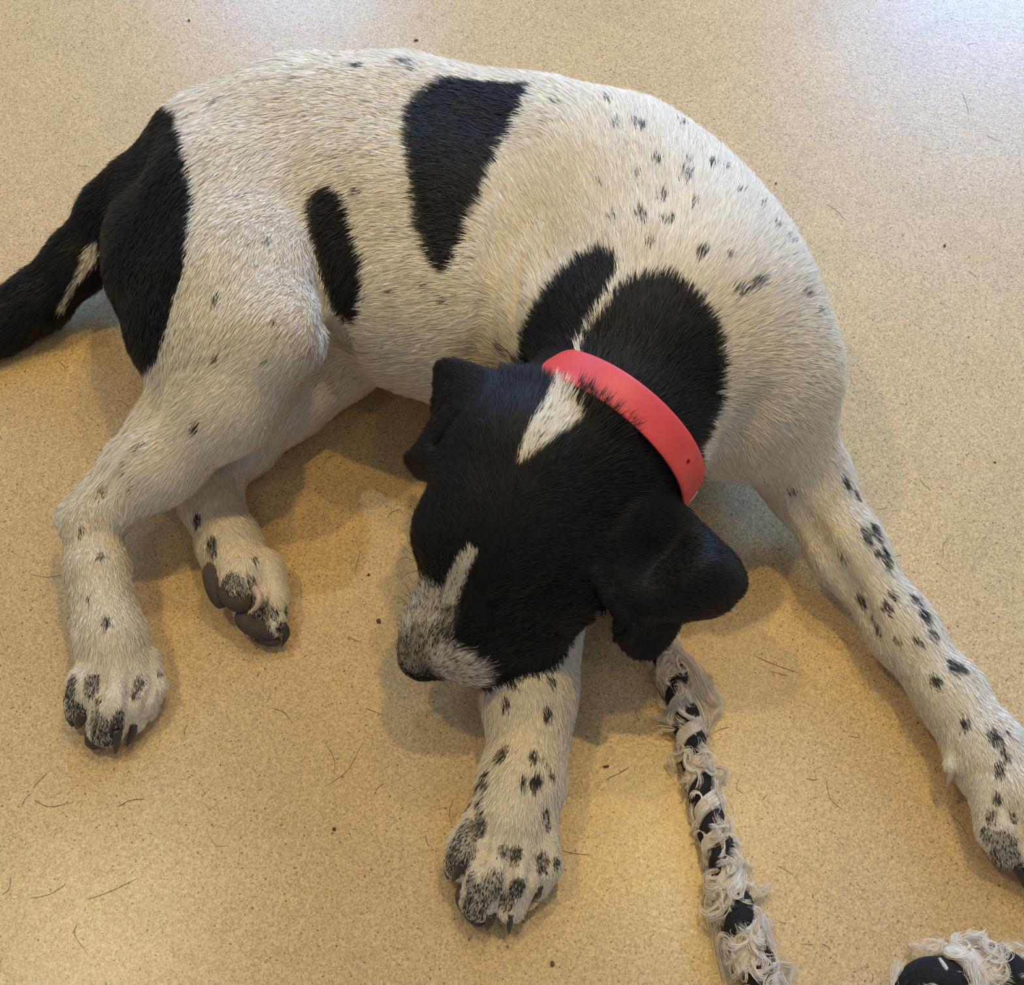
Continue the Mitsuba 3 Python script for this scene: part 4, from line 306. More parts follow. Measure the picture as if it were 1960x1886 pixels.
CLAWS = [
 ([[-0.2994, -0.195, 0.0288], [-0.3038, -0.1993, 0.0236], [-0.3094, -0.2012, 0.0135]], 0.0048, 0),
 ([[-0.2772, -0.2065, 0.0263], [-0.2769, -0.2129, 0.0208], [-0.2796, -0.2188, 0.0105]], 0.0044, 0),
 ([[-0.267, -0.1996, 0.0186], [-0.2688, -0.2053, 0.0139], [-0.2732, -0.2121, 0.007]], 0.0037, 0),
 ([[-0.031, -0.3045, 0.0395], [-0.0352, -0.3084, 0.0336], [-0.0398, -0.3117, 0.0202]], 0.0045, 0),
 ([[-0.0138, -0.3333, 0.0238], [-0.0148, -0.337, 0.0193], [-0.0166, -0.341, 0.0103]], 0.0048, 0),
 ([[-0.0007, -0.3335, 0.0244], [-0.0014, -0.3387, 0.0178], [-0.0021, -0.3434, 0.0092]], 0.0031, 0),
 ([[0.0173, -0.3159, 0.0254], [0.0164, -0.3189, 0.0185], [0.0147, -0.3218, 0.0095]], 0.0035, 0),
 ([[-0.1872, -0.1042, 0.04], [-0.1824, -0.1123, 0.042], [-0.1846, -0.118, 0.039], [-0.1904, -0.1216, 0.036]], 0.0036, 1),
 ([[-0.1683, -0.1231, 0.0205], [-0.165, -0.1283, 0.0164], [-0.1687, -0.1345, 0.0078]], 0.0038, 0),
 ([[0.3012, -0.2381, 0.034], [0.3001, -0.2427, 0.03], [0.2987, -0.2477, 0.024]], 0.0036, 1),
 ([[0.3557, -0.3139, 0.0257], [0.3593, -0.32, 0.0198], [0.3633, -0.3265, 0.0101]], 0.0045, 0),
 ([[0.3867, -0.2985, 0.0231], [0.3918, -0.3039, 0.0173], [0.3965, -0.3094, 0.0088]], 0.0042, 0),
 ([[0.3376, -0.3009, 0.023], [0.3419, -0.3064, 0.0172], [0.3458, -0.3129, 0.0088]], 0.0045, 0),
]
PADS = [([-0.2182, -0.0967, 0.03], [[0.9511, 0.2676, 0.1545], [-0.309, 0.8236, 0.4755], [0.0, -0.5, 0.866]], [0.0077, 0.0177, 0.01]), ([-0.202, -0.1074, 0.0335], [[0.8192, -0.4967, -0.2868], [0.5736, 0.7094, 0.4096], [-0.0, -0.5, 0.866]], [0.0137, 0.0099, 0.0091]), ([-0.1875, -0.1229, 0.02], [[0.9063, -0.366, -0.2113], [0.4226, 0.7849, 0.4532], [0.0, -0.5, 0.866]], [0.0168, 0.0099, 0.0084]), ([-0.1815, -0.1296, 0.01], [[0.9659, -0.2241, -0.1294], [0.2588, 0.8365, 0.483], [-0.0, -0.5, 0.866]], [0.0115, 0.0054, 0.0062]), ([-0.3132, -0.1872, 0.017], [[0.9903, 0.1205, 0.0696], [-0.1392, 0.8576, 0.4951], [0.0, -0.5, 0.866]], [0.0056, 0.0134, 0.0082]), ([-0.2927, -0.2042, 0.012], [[0.8192, -0.4967, -0.2868], [0.5736, 0.7094, 0.4096], [-0.0, -0.5, 0.866]], [0.0089, 0.0126, 0.0089]), ([-0.0409, -0.2949, 0.018], [[0.9945, -0.0905, -0.0523], [0.1045, 0.8613, 0.4973], [0.0, -0.5, 0.866]], [0.0049, 0.0148, 0.0085]), ([-0.0275, -0.3264, 0.014], [[0.848, 0.4589, 0.265], [-0.5299, 0.7344, 0.424], [0.0, -0.5, 0.866]], [0.0077, 0.0153, 0.0091])]
NOSE = [([-0.0627, -0.1638, 0.054], [[0.866, -0.433, -0.25], [0.5, 0.75, 0.433], [-0.0, -0.5, 0.866]], [0.0175, 0.0171, 0.0109])]
EYE_AT = [([0.0568, -0.1535, 0.1097], [[1.0, 0.0, 0.0], [0.0, 1.0, 0.0], [0.0, 0.0, 1.0]], [0.007, 0.007, 0.007])]
WHISKERS = [
 [[-0.0634, -0.1253, 0.13], [-0.0712, -0.1209, 0.135], [-0.0752, -0.118, 0.14]],
 [[-0.0626, -0.1284, 0.13], [-0.0703, -0.1253, 0.13], [-0.0767, -0.1302, 0.135]],
 [[-0.062, -0.1321, 0.125], [-0.0696, -0.1345, 0.125], [-0.0736, -0.1383, 0.125]],
 [[-0.0658, -0.1424, 0.095], [-0.0705, -0.1378, 0.097], [-0.0757, -0.1353, 0.1]],
 [[-0.0708, -0.1416, 0.09], [-0.076, -0.136, 0.09], [-0.0828, -0.1361, 0.095]],
 [[-0.0696, -0.1336, 0.09], [-0.0728, -0.1264, 0.09], [-0.0758, -0.1232, 0.09]],
 [[-0.0733, -0.1479, 0.08], [-0.0773, -0.1471, 0.08], [-0.082, -0.1475, 0.08]],
 [[-0.0739, -0.1519, 0.08], [-0.0782, -0.1519, 0.08], [-0.0818, -0.1534, 0.08]],
 [[-0.018, -0.1798, 0.062], [-0.0053, -0.1908, 0.068], [0.0106, -0.1969, 0.07]],
 [[-0.0261, -0.1818, 0.05], [-0.0218, -0.1859, 0.045], [-0.0175, -0.187, 0.04]],
 [[0.0509, -0.1599, 0.1], [0.0562, -0.1588, 0.1], [0.0614, -0.1619, 0.1]],
 [[-0.0624, -0.124, 0.135], [-0.0687, -0.1193, 0.138], [-0.0702, -0.1125, 0.14]],
]
COLLAR = {'centre': [0.0665, -0.042, 0.1504], 'axis': [-0.6076, -0.7896, -0.086], 'top': [-0.1, 0.2, 1.0], 'width': 0.027, 'thick': 0.0032, 'rx': 0.069, 'ry': 0.069, 'flare': 0.0625, 'holes': [-1.3], 'buckle': -2.3}
ROPE = [[0.0783, -0.0903, 0.01, 0.01], [0.0988, -0.114, 0.01, 0.01], [0.1094, -0.1324, 0.0105, 0.0105], [0.1173, -0.1621, 0.0105, 0.0105], [0.1227, -0.1862, 0.0105, 0.0105], [0.129, -0.2176, 0.0105, 0.0105], [0.1334, -0.2518, 0.0105, 0.0105], [0.1408, -0.285, 0.011, 0.011], [0.1459, -0.3102, 0.012, 0.012], [0.1509, -0.3348, 0.013, 0.013], [0.1569, -0.3585, 0.013, 0.013], [0.1621, -0.3783, 0.013, 0.013], [0.1729, -0.4139, 0.014, 0.014], [0.2033, -0.4374, 0.015, 0.015], [0.2385, -0.4173, 0.016, 0.016], [0.2623, -0.3858, 0.018, 0.018], [0.2894, -0.3714, 0.019, 0.019], [0.3177, -0.3746, 0.019, 0.019], [0.343, -0.3858, 0.018, 0.018], [0.3656, -0.4111, 0.016, 0.016]]
ROPE_BLACK = [[0.1053, -0.129], [0.1187, -0.17], [0.1151, -0.1939], [0.1268, -0.2154], [0.1323, -0.2439], [0.133, -0.2717], [0.141, -0.2897], [0.1506, -0.3353], [0.158, -0.3715], [0.173, -0.4109], [0.2037, -0.4343], [0.2391, -0.414], [0.2769, -0.3715], [0.3244, -0.3715]]
LOCKS = [([[0.1136, -0.1404, 0.022], [0.1303, -0.1531, 0.018], [0.139, -0.1749, 0.012], [0.1488, -0.1805, 0.006]], 60, 0.0022), ([[0.1211, -0.1457, 0.02], [0.1377, -0.1636, 0.014], [0.1497, -0.1793, 0.008], [0.1433, -0.1901, 0.005], [0.1363, -0.2031, 0.003]], 50, 0.0016), ([[0.1167, -0.158, 0.02], [0.1307, -0.1805, 0.016], [0.1361, -0.194, 0.01], [0.1322, -0.2043, 0.006]], 50, 0.002), ([[0.1167, -0.1983, 0.016], [0.1089, -0.194, 0.01], [0.1007, -0.1881, 0.005]], 26, 0.0011), ([[0.1148, -0.2014, 0.014], [0.1081, -0.1991, 0.008], [0.1028, -0.1996, 0.004]], 20, 0.001), ([[0.1173, -0.2196, 0.016], [0.1104, -0.2213, 0.01], [0.1147, -0.2314, 0.006]], 26, 0.001), ([[0.1346, -0.2318, 0.018], [0.1464, -0.2296, 0.012], [0.1511, -0.2321, 0.008], [0.1465, -0.239, 0.006]], 30, 0.001), ([[0.1384, -0.3036, 0.02], [0.131, -0.3067, 0.012], [0.1339, -0.3261, 0.006], [0.1379, -0.3531, 0.004], [0.1422, -0.3763, 0.003]], 60, 0.0014), ([[0.1372, -0.3083, 0.018], [0.132, -0.3197, 0.008], [0.1341, -0.3429, 0.004]], 36, 0.0014), ([[0.1569, -0.3124, 0.02], [0.166, -0.3184, 0.014], [0.1747, -0.3098, 0.008]], 34, 0.0012), ([[0.159, -0.3297, 0.02], [0.1688, -0.3345, 0.012], [0.1707, -0.3453, 0.007]], 34, 0.0014), ([[0.1616, -0.36, 0.02], [0.1741, -0.3637, 0.014], [0.1833, -0.3645, 0.01], [0.1798, -0.372, 0.006], [0.1829, -0.3782, 0.004]], 50, 0.0013), ([[0.2713, -0.372, 0.03], [0.2649, -0.3707, 0.016], [0.2631, -0.3773, 0.008]], 40, 0.0015), ([[0.2851, -0.3631, 0.034], [0.295, -0.3564, 0.026], [0.3031, -0.354, 0.02]], 34, 0.0014), ([[0.3017, -0.3638, 0.034], [0.3136, -0.3564, 0.026], [0.3228, -0.3527, 0.02]], 30, 0.0012), ([[0.2748, -0.3647, 0.034], [0.2772, -0.372, 0.036], [0.2851, -0.3735, 0.034]], 24, 0.0006)]
CRUMBS = [(-0.0997, -0.1115, np.float64(0.00156), 1.3, 'dark brown crumb in the grey shadow left of the nose of the dog'), (-0.1233, -0.27, np.float64(0.00131), 1.1, 'round dark crumb on bare floor left of the middle paw'), (0.0267, -0.361, np.float64(0.00138), 1.4, 'dark crumb near the bottom edge below the middle paw'), (-0.3119, 0.5262, np.float64(0.00121), 1, 'tiny dark crumb at the top left, above the rump of the dog'), (-0.0915, 0.4993, np.float64(0.0012), 1.8, 'sliver of dirt on the floor above the back of the dog'), (0.2362, 0.3192, np.float64(0.00094), 1.4, 'tiny dark crumb right behind the shoulder of the dog'), (0.3767, 0.248, np.float64(0.00109), 1.5, 'tiny dark crumb alone on the right side of the floor'), (0.0667, -0.2247, np.float64(0.00089), 2.6, 'brown splinter between the middle paw and the rope'), (-0.109, -0.0726, np.float64(0.00095), 1.2, 'tiny brown crumb on the floor left of the muzzle'), (0.384, 0.0274, np.float64(0.00083), 1.2, 'tiny dark crumb at the right edge beyond the stretched foreleg')]
STRAYS = [[[-0.3376, -0.244, 0.0005], [-0.3413, -0.2485, 0.0005], [-0.3433, -0.2541, 0.0005]], [[-0.3346, -0.2492, 0.0005], [-0.3232, -0.2541, 0.0005], [-0.3073, -0.2504, 0.0005]], [[-0.2757, -0.2541, 0.0005], [-0.2672, -0.2492, 0.0005], [-0.2563, -0.2485, 0.0005]], [[-0.3266, -0.3177, 0.0005], [-0.3136, -0.3149, 0.0005], [-0.3024, -0.3071, 0.0005]], [[-0.2872, -0.3184, 0.0005], [-0.2714, -0.3124, 0.0005], [-0.2548, -0.3036, 0.0005]], [[-0.2921, -0.3352, 0.0005], [-0.2925, -0.3421, 0.0005], [-0.2811, -0.3557, 0.0005]], [[-0.3421, -0.3036, 0.0005], [-0.3416, -0.3107, 0.0005], [-0.3463, -0.316, 0.0005]], [[-0.1338, -0.2069, 0.0005], [-0.1262, -0.2198, 0.0005], [-0.1262, -0.2333, 0.0005]], [[-0.1075, -0.2081, 0.0005], [-0.1165, -0.2275, 0.0005], [-0.1324, -0.2402, 0.0005]], [[-0.0902, -0.2371, 0.0005], [-0.0948, -0.2409, 0.0005], [-0.0968, -0.2466, 0.0005]], [[-0.041, -0.2485, 0.0005], [-0.0437, -0.2579, 0.0005], [-0.0413, -0.269, 0.0005]], [[0.1793, -0.1397, 0.0005], [0.1959, -0.1476, 0.0005], [0.2126, -0.1538, 0.0005]], [[0.2219, -0.2352, 0.0005], [0.2234, -0.2485, 0.0005], [0.2333, -0.2579, 0.0005]], [[0.3221, 0.0131, 0.0005], [0.3246, 0.0073, 0.0005], [0.3307, 0.0011, 0.0005]], [[0.278, 0.2956, 0.0005], [0.2865, 0.2884, 0.0005], [0.2951, 0.2746, 0.0005]], [[0.4201, 0.4302, 0.0005], [0.4218, 0.4156, 0.0005], [0.4221, 0.4025, 0.0005]], [[0.0664, -0.2341, 0.0005], [0.0776, -0.2287, 0.0005], [0.0833, -0.2248, 0.0005]], [[0.0331, -0.2848, 0.0005], [0.0431, -0.287, 0.0005], [0.0557, -0.2881, 0.0005]], [[0.1605, -0.2333, 0.0005], [0.158, -0.2409, 0.0005], [0.1633, -0.2447, 0.0005]], [[-0.3768, 0.1262, 0.0005], [-0.3708, 0.121, 0.0005], [-0.3685, 0.1147, 0.0005]], [[-0.3658, -0.0724, 0.0005], [-0.3535, -0.0746, 0.0005], [-0.342, -0.0724, 0.0005]], [[0.2855, -0.0154, 0.0005], [0.2896, -0.0149, 0.0005], [0.293, -0.014, 0.0005]], [[0.3059, -0.2597, 0.0005], [0.3121, -0.2672, 0.0005], [0.3171, -0.2812, 0.0005]], [[-0.3289, -0.2295, 0.0005], [-0.3351, -0.2371, 0.0005], [-0.3374, -0.2409, 0.0005]], [[-0.174, -0.1803, 0.0005], [-0.1643, -0.1843, 0.0005], [-0.158, -0.1923, 0.0005]], [[-0.1164, -0.0522, 0.0005], [-0.1195, -0.0679, 0.0005], [-0.1184, -0.0746, 0.0005]], [[-0.3714, 0.2618, 0.0005], [-0.3699, 0.2686, 0.0005], [-0.3702, 0.2758, 0.0005]], [[-0.0542, 0.0186, 0.0005], [-0.0497, 0.013, 0.0005], [-0.0569, 0.0099, 0.0005]], [[-0.087, -0.0152, 0.0005], [-0.0933, -0.0176, 0.0005], [-0.0971, -0.0222, 0.0005]], [[0.4007, 0.2103, 0.0005], [0.3966, 0.2164, 0.0005], [0.3917, 0.222, 0.0005]], [[-0.3387, -0.3577, 0.0005], [-0.3396, -0.3607, 0.0005], [-0.34, -0.3637, 0.0005]], [[0.0693, 0.0256, 0.0005], [0.0699, 0.0285, 0.0005], [0.0721, 0.0308, 0.0005]], [[-0.1203, 0.4347, 0.0005], [-0.1267, 0.4438, 0.0005], [-0.1303, 0.4543, 0.0005]], [[0.1136, 0.1955, 0.0005], [0.1135, 0.2032, 0.0005], [0.1093, 0.2098, 0.0005]], [[0.2501, -0.1331, 0.0005], [0.2474, -0.1274, 0.0005], [0.2411, -0.1238, 0.0005]], [[0.1814, -0.2952, 0.0005], [0.1873, -0.2985, 0.0005], [0.1927, -0.3021, 0.0005]], [[-0.019, 0.3663, 0.0005], [-0.0209, 0.3717, 0.0005], [-0.0212, 0.3774, 0.0005]], [[-0.1765, -0.0542, 0.0005], [-0.182, -0.0576, 0.0005], [-0.1887, -0.0592, 0.0005]], [[-0.2347, -0.2016, 0.0005], [-0.2352, -0.1969, 0.0005], [-0.2332, -0.1925, 0.0005]], [[-0.2083, -0.2763, 0.0005], [-0.2036, -0.2816, 0.0005], [-0.1952, -0.2815, 0.0005]], [[0.2075, -0.2332, 0.0005], [0.2123, -0.2345, 0.0005], [0.2173, -0.2335, 0.0005]], [[-0.2775, 0.2875, 0.0005], [-0.2749, 0.2908, 0.0005], [-0.2731, 0.2945, 0.0005]], [[-0.0051, -0.2753, 0.0005], [0.0017, -0.2742, 0.0005], [0.0083, -0.2759, 0.0005]], [[0.0335, -0.1708, 0.0005], [0.0403, -0.1725, 0.0005], [0.044, -0.177, 0.0005]], [[0.0677, -0.1425, 0.0005], [0.0648, -0.1383, 0.0005], [0.0635, -0.1336, 0.0005]], [[-0.2433, 0.004, 0.0005], [-0.2384, 0.0003, 0.0005], [-0.2354, -0.0045, 0.0005]], [[0.2301, 0.0989, 0.0005], [0.237, 0.0981, 0.0005], [0.2427, 0.0951, 0.0005]], [[0.2029, 0.1037, 0.0005], [0.1954, 0.0981, 0.0005], [0.1873, 0.0933, 0.0005]], [[-0.1293, 0.1441, 0.0005], [-0.1333, 0.1437, 0.0005], [-0.1372, 0.1427, 0.0005]], [[0.331, -0.0552, 0.0005], [0.3317, -0.0479, 0.0005], [0.3371, -0.0413, 0.0005]], [[0.175, -0.2499, 0.0005], [0.1771, -0.247, 0.0005], [0.1804, -0.2447, 0.0005]], [[-0.1395, 0.2345, 0.0005], [-0.1449, 0.2368, 0.0005], [-0.1467, 0.2419, 0.0005]], [[0.0784, 0.4177, 0.0005], [0.0718, 0.4153, 0.0005], [0.0668, 0.4108, 0.0005]], [[-0.3804, 0.3394, 0.0005], [-0.3872, 0.3399, 0.0005], [-0.394, 0.3419, 0.0005]], [[-0.1524, 0.3065, 0.0005], [-0.1475, 0.3086, 0.0005], [-0.143, 0.3113, 0.0005]], [[-0.1889, 0.1525, 0.0005], [-0.1873, 0.1464, 0.0005], [-0.1887, 0.1404, 0.0005]], [[-0.3112, 0.0781, 0.0005], [-0.3167, 0.085, 0.0005], [-0.3261, 0.0873, 0.0005]], [[0.0261, -0.2971, 0.0005], [0.032, -0.2985, 0.0005], [0.0382, -0.2982, 0.0005]], [[0.1842, -0.3346, 0.0005], [0.1814, -0.3342, 0.0005], [0.1792, -0.333, 0.0005]], [[-0.0598, -0.2738, 0.0005], [-0.059, -0.2786, 0.0005], [-0.0568, -0.2832, 0.0005]], [[-0.1751, -0.1692, 0.0005], [-0.1767, -0.1729, 0.0005], [-0.1786, -0.1765, 0.0005]], [[-0.0035, -0.2289, 0.0005], [-0.0074, -0.2286, 0.0005], [-0.0112, -0.2291, 0.0005]], [[0.2925, -0.0569, 0.0005], [0.2957, -0.0563, 0.0005], [0.2988, -0.0553, 0.0005]], [[0.2019, -0.1555, 0.0005], [0.1954, -0.1535, 0.0005], [0.189, -0.1515, 0.0005]], [[0.145, -0.0417, 0.0005], [0.1382, -0.0395, 0.0005], [0.1307, -0.04, 0.0005]], [[0.1305, -0.0987, 0.0005], [0.1321, -0.094, 0.0005], [0.1343, -0.0895, 0.0005]], [[0.0261, -0.281, 0.0005], [0.0219, -0.2774, 0.0005], [0.0171, -0.2742, 0.0005]], [[-0.1063, -0.1806, 0.0005], [-0.0989, -0.1835, 0.0005], [-0.0915, -0.1864, 0.0005]], [[0.4335, 0.3792, 0.0005], [0.4404, 0.3725, 0.0005], [0.4493, 0.3682, 0.0005]], [[-0.1936, 0.1101, 0.0005], [-0.1964, 0.1133, 0.0005], [-0.2003, 0.1154, 0.0005]], [[0.1186, -0.1821, 0.0005], [0.1265, -0.1825, 0.0005], [0.1326, -0.186, 0.0005]], [[-0.0504, -0.0547, 0.0005], [-0.0519, -0.0616, 0.0005], [-0.0489, -0.0682, 0.0005]], [[0.0395, 0.3405, 0.0005], [0.0316, 0.347, 0.0005], [0.0233, 0.353, 0.0005]], [[-0.2803, -0.1068, 0.0005], [-0.2772, -0.1046, 0.0005], [-0.2732, -0.1034, 0.0005]], [[0.157, -0.1951, 0.0005], [0.1503, -0.1966, 0.0005], [0.1445, -0.1995, 0.0005]], [[-0.1116, -0.1286, 0.0005], [-0.1183, -0.126, 0.0005], [-0.1251, -0.1235, 0.0005]], [[-0.1351, 0.0599, 0.0005], [-0.1311, 0.0617, 0.0005], [-0.1271, 0.0636, 0.0005]], [[0.2381, -0.3674, 0.0005], [0.2381, -0.3702, 0.0005], [0.2368, -0.373, 0.0005]], [[0.0811, 0.0131, 0.0005], [0.0832, 0.0166, 0.0005], [0.0854, 0.02, 0.0005]], [[-0.0259, -0.2461, 0.0005], [-0.0233, -0.2404, 0.0005], [-0.018, -0.2358, 0.0005]], [[0.0558, 0.3145, 0.0005], [0.0452, 0.3146, 0.0005], [0.0351, 0.3175, 0.0005]], [[-0.362, -0.1376, 0.0005], [-0.3634, -0.1402, 0.0005], [-0.3641, -0.1431, 0.0005]], [[0.2014, -0.3486, 0.0005], [0.1965, -0.3482, 0.0005], [0.1916, -0.348, 0.0005]], [[0.2418, -0.2016, 0.0005], [0.2455, -0.2028, 0.0005], [0.2498, -0.2028, 0.0005]], [[-0.0052, -0.1331, 0.0005], [-0.0041, -0.1279, 0.0005], [-0.008, -0.1234, 0.0005]], [[0.041, 0.2702, 0.0005], [0.0451, 0.2611, 0.0005], [0.0496, 0.2522, 0.0005]], [[0.1338, -0.2967, 0.0005], [0.134, -0.2989, 0.0005], [0.1339, -0.3011, 0.0005]], [[-0.1389, 0.0346, 0.0005], [-0.1473, 0.0311, 0.0005], [-0.1493, 0.0235, 0.0005]], [[0.4339, 0.4929, 0.0005], [0.4404, 0.4954, 0.0005], [0.4463, 0.4931, 0.0005]], [[-0.4082, 0.0478, 0.0005], [-0.4125, 0.0535, 0.0005], [-0.4137, 0.0597, 0.0005]], [[-0.29, 0.0916, 0.0005], [-0.293, 0.0936, 0.0005], [-0.2964, 0.0949, 0.0005]], [[-0.0748, 0.2516, 0.0005], [-0.0731, 0.2442, 0.0005], [-0.0674, 0.2386, 0.0005]], [[-0.2226, 0.1895, 0.0005], [-0.2224, 0.1819, 0.0005], [-0.2261, 0.1753, 0.0005]], [[0.3015, -0.1669, 0.0005], [0.2996, -0.1705, 0.0005], [0.2955, -0.1731, 0.0005]], [[-0.199, -0.0902, 0.0005], [-0.2, -0.0863, 0.0005], [-0.1974, -0.0831, 0.0005]], [[0.2068, -0.3481, 0.0005], [0.2095, -0.3493, 0.0005], [0.2119, -0.3505, 0.0005]]]
HUSK = {'a': [0.0042, -0.329, 0.012], 'b': [0.0185, -0.3231, 0.012], 's': [0.0011, -0.0028, 0.0]}
def build_body(h):
    f = Field([-.56, -.40, -.004], [.44, .36, .32], h)
    for kind, name, k, js in OPS:
        if kind == 's': f.sheet(np.array(js), k)
        else:
            js = np.array(js)
            for i in range(len(js) - 1): f.cone(js[i], js[i + 1], k if i == 0 else min(k, .02), kind == 'x')
    X, Y, Z = [np.arange(m) * h + l for m, l in zip(f.n, f.lo)]
    f.v = np.maximum(f.v, (.0006 - Z)[None, None, :].astype(np.float32))            # lies on the floor
    return surface_net(f.v, f.lo, h)
rng = np.random.default_rng(7)
V, F = build_body(.002)
body = trimesh.Trimesh(V, F, process=False)
trimesh.smoothing.filter_taubin(body, iterations=6)
V = np.array(body.vertices); V[:, 2] = np.maximum(V[:, 2], .0005); body = trimesh.Trimesh(V, F, process=False)
NAMES = sorted({o[1] for o in OPS} - {'groove'}); best = np.full(len(V), 9.0); part = np.zeros(len(V), int)
for kind, name, k, js in OPS:
    if name == 'groove' or kind == 'x': continue
    js = np.array(js)
    if kind == 's':
        p, r = dense(js, .004); d = cKDTree(p).query(V)[0] - .0035
    else:
        d = np.full(len(V), 9.0)
        for a, b in zip(js[:-1], js[1:]): d = np.minimum(d, cone_distance(V[:, 0], V[:, 1], V[:, 2], a, b))
    m = d < best; best[m] = d[m]; part[m] = NAMES.index(name)
is_part = lambda lab, *names: np.isin(lab, [NAMES.index(n) for n in names if n in NAMES])
FA, FB = np.array(FLOW)[:, :3], np.array(FLOW)[:, 3:]
def flow(P, N):
    d, i = cKDTree(FA).query(P, k=5); w = 1 / (d + .004) ** 2.5
    t = (unit(FB[i]) * w[..., None]).sum(1); t = t - N * (t * N).sum(1, keepdims=True)
    return unit(t)
def grain(d, s, stretch):
    if stretch == 1: return np.linalg.norm(d, axis=1)
    f = unit(FB[cKDTree(FA).query(s[:3], k=2)[1]].mean(0)); p = d @ f
    return np.sqrt((d * d).sum(1) - p * p * (1 - 1 / stretch ** 2))*1.12
def soft(P, spheres, edge, stretch=1.0):
    """Largest strength, 0 to 1, of the spheres (x, y, z, r, strength) that hold each point."""
    out = np.zeros(len(P)); tree = cKDTree(P)
    for s in spheres:
        i = np.array(tree.query_ball_point(s[:3], s[3] * stretch + edge), int)
        if len(i): out[i] = np.maximum(out[i], (s[4] if len(s) > 4 else 1.0) * sstep(edge, -edge, grain(P[i] - s[:3], s, stretch) - s[3]))
    return out
def coat(P, lab, edge):
    """(share of black hair, share of tan hair) at the points."""
    b = is_part(lab, 'tail', 'head', 'ear', 'jaw').astype(float)
    b = np.maximum(b, soft(P, BLACK, edge)); b = np.maximum(b, .92 * soft(P, SPOTS, edge, 1.55))
    r = soft(P, ROAN, edge * 2.5); b = b * (1 - r) + r * .55
    w = soft(P, WHITE, edge); b = b * (1 - w) + w * .06; w = soft(P, GREY, edge * 2.5); b = b * (1 - w) + w * .22
    return b, soft(P, TAN, .003)
WHITE_A, WHITE_B, BLACK_A, TAN_A = np.array([.80, .72, .56]), np.array([.88, .84, .74]), np.array([.0125, .0115, .011]), np.array([.42, .25, .16])
b, t = coat(V, part, .002)
under = WHITE_A * .84 * (1 - b[:, None]) + BLACK_A * b[:, None]; under = under * (1 - t[:, None] * .25) + TAN_A * t[:, None] * .25
scene['dog'] = mikit.ply(body, 'skin', True, color=under)
note('dog', 'short-haired white dog with black patches and a black head, lying curled on the floor', 'dog')

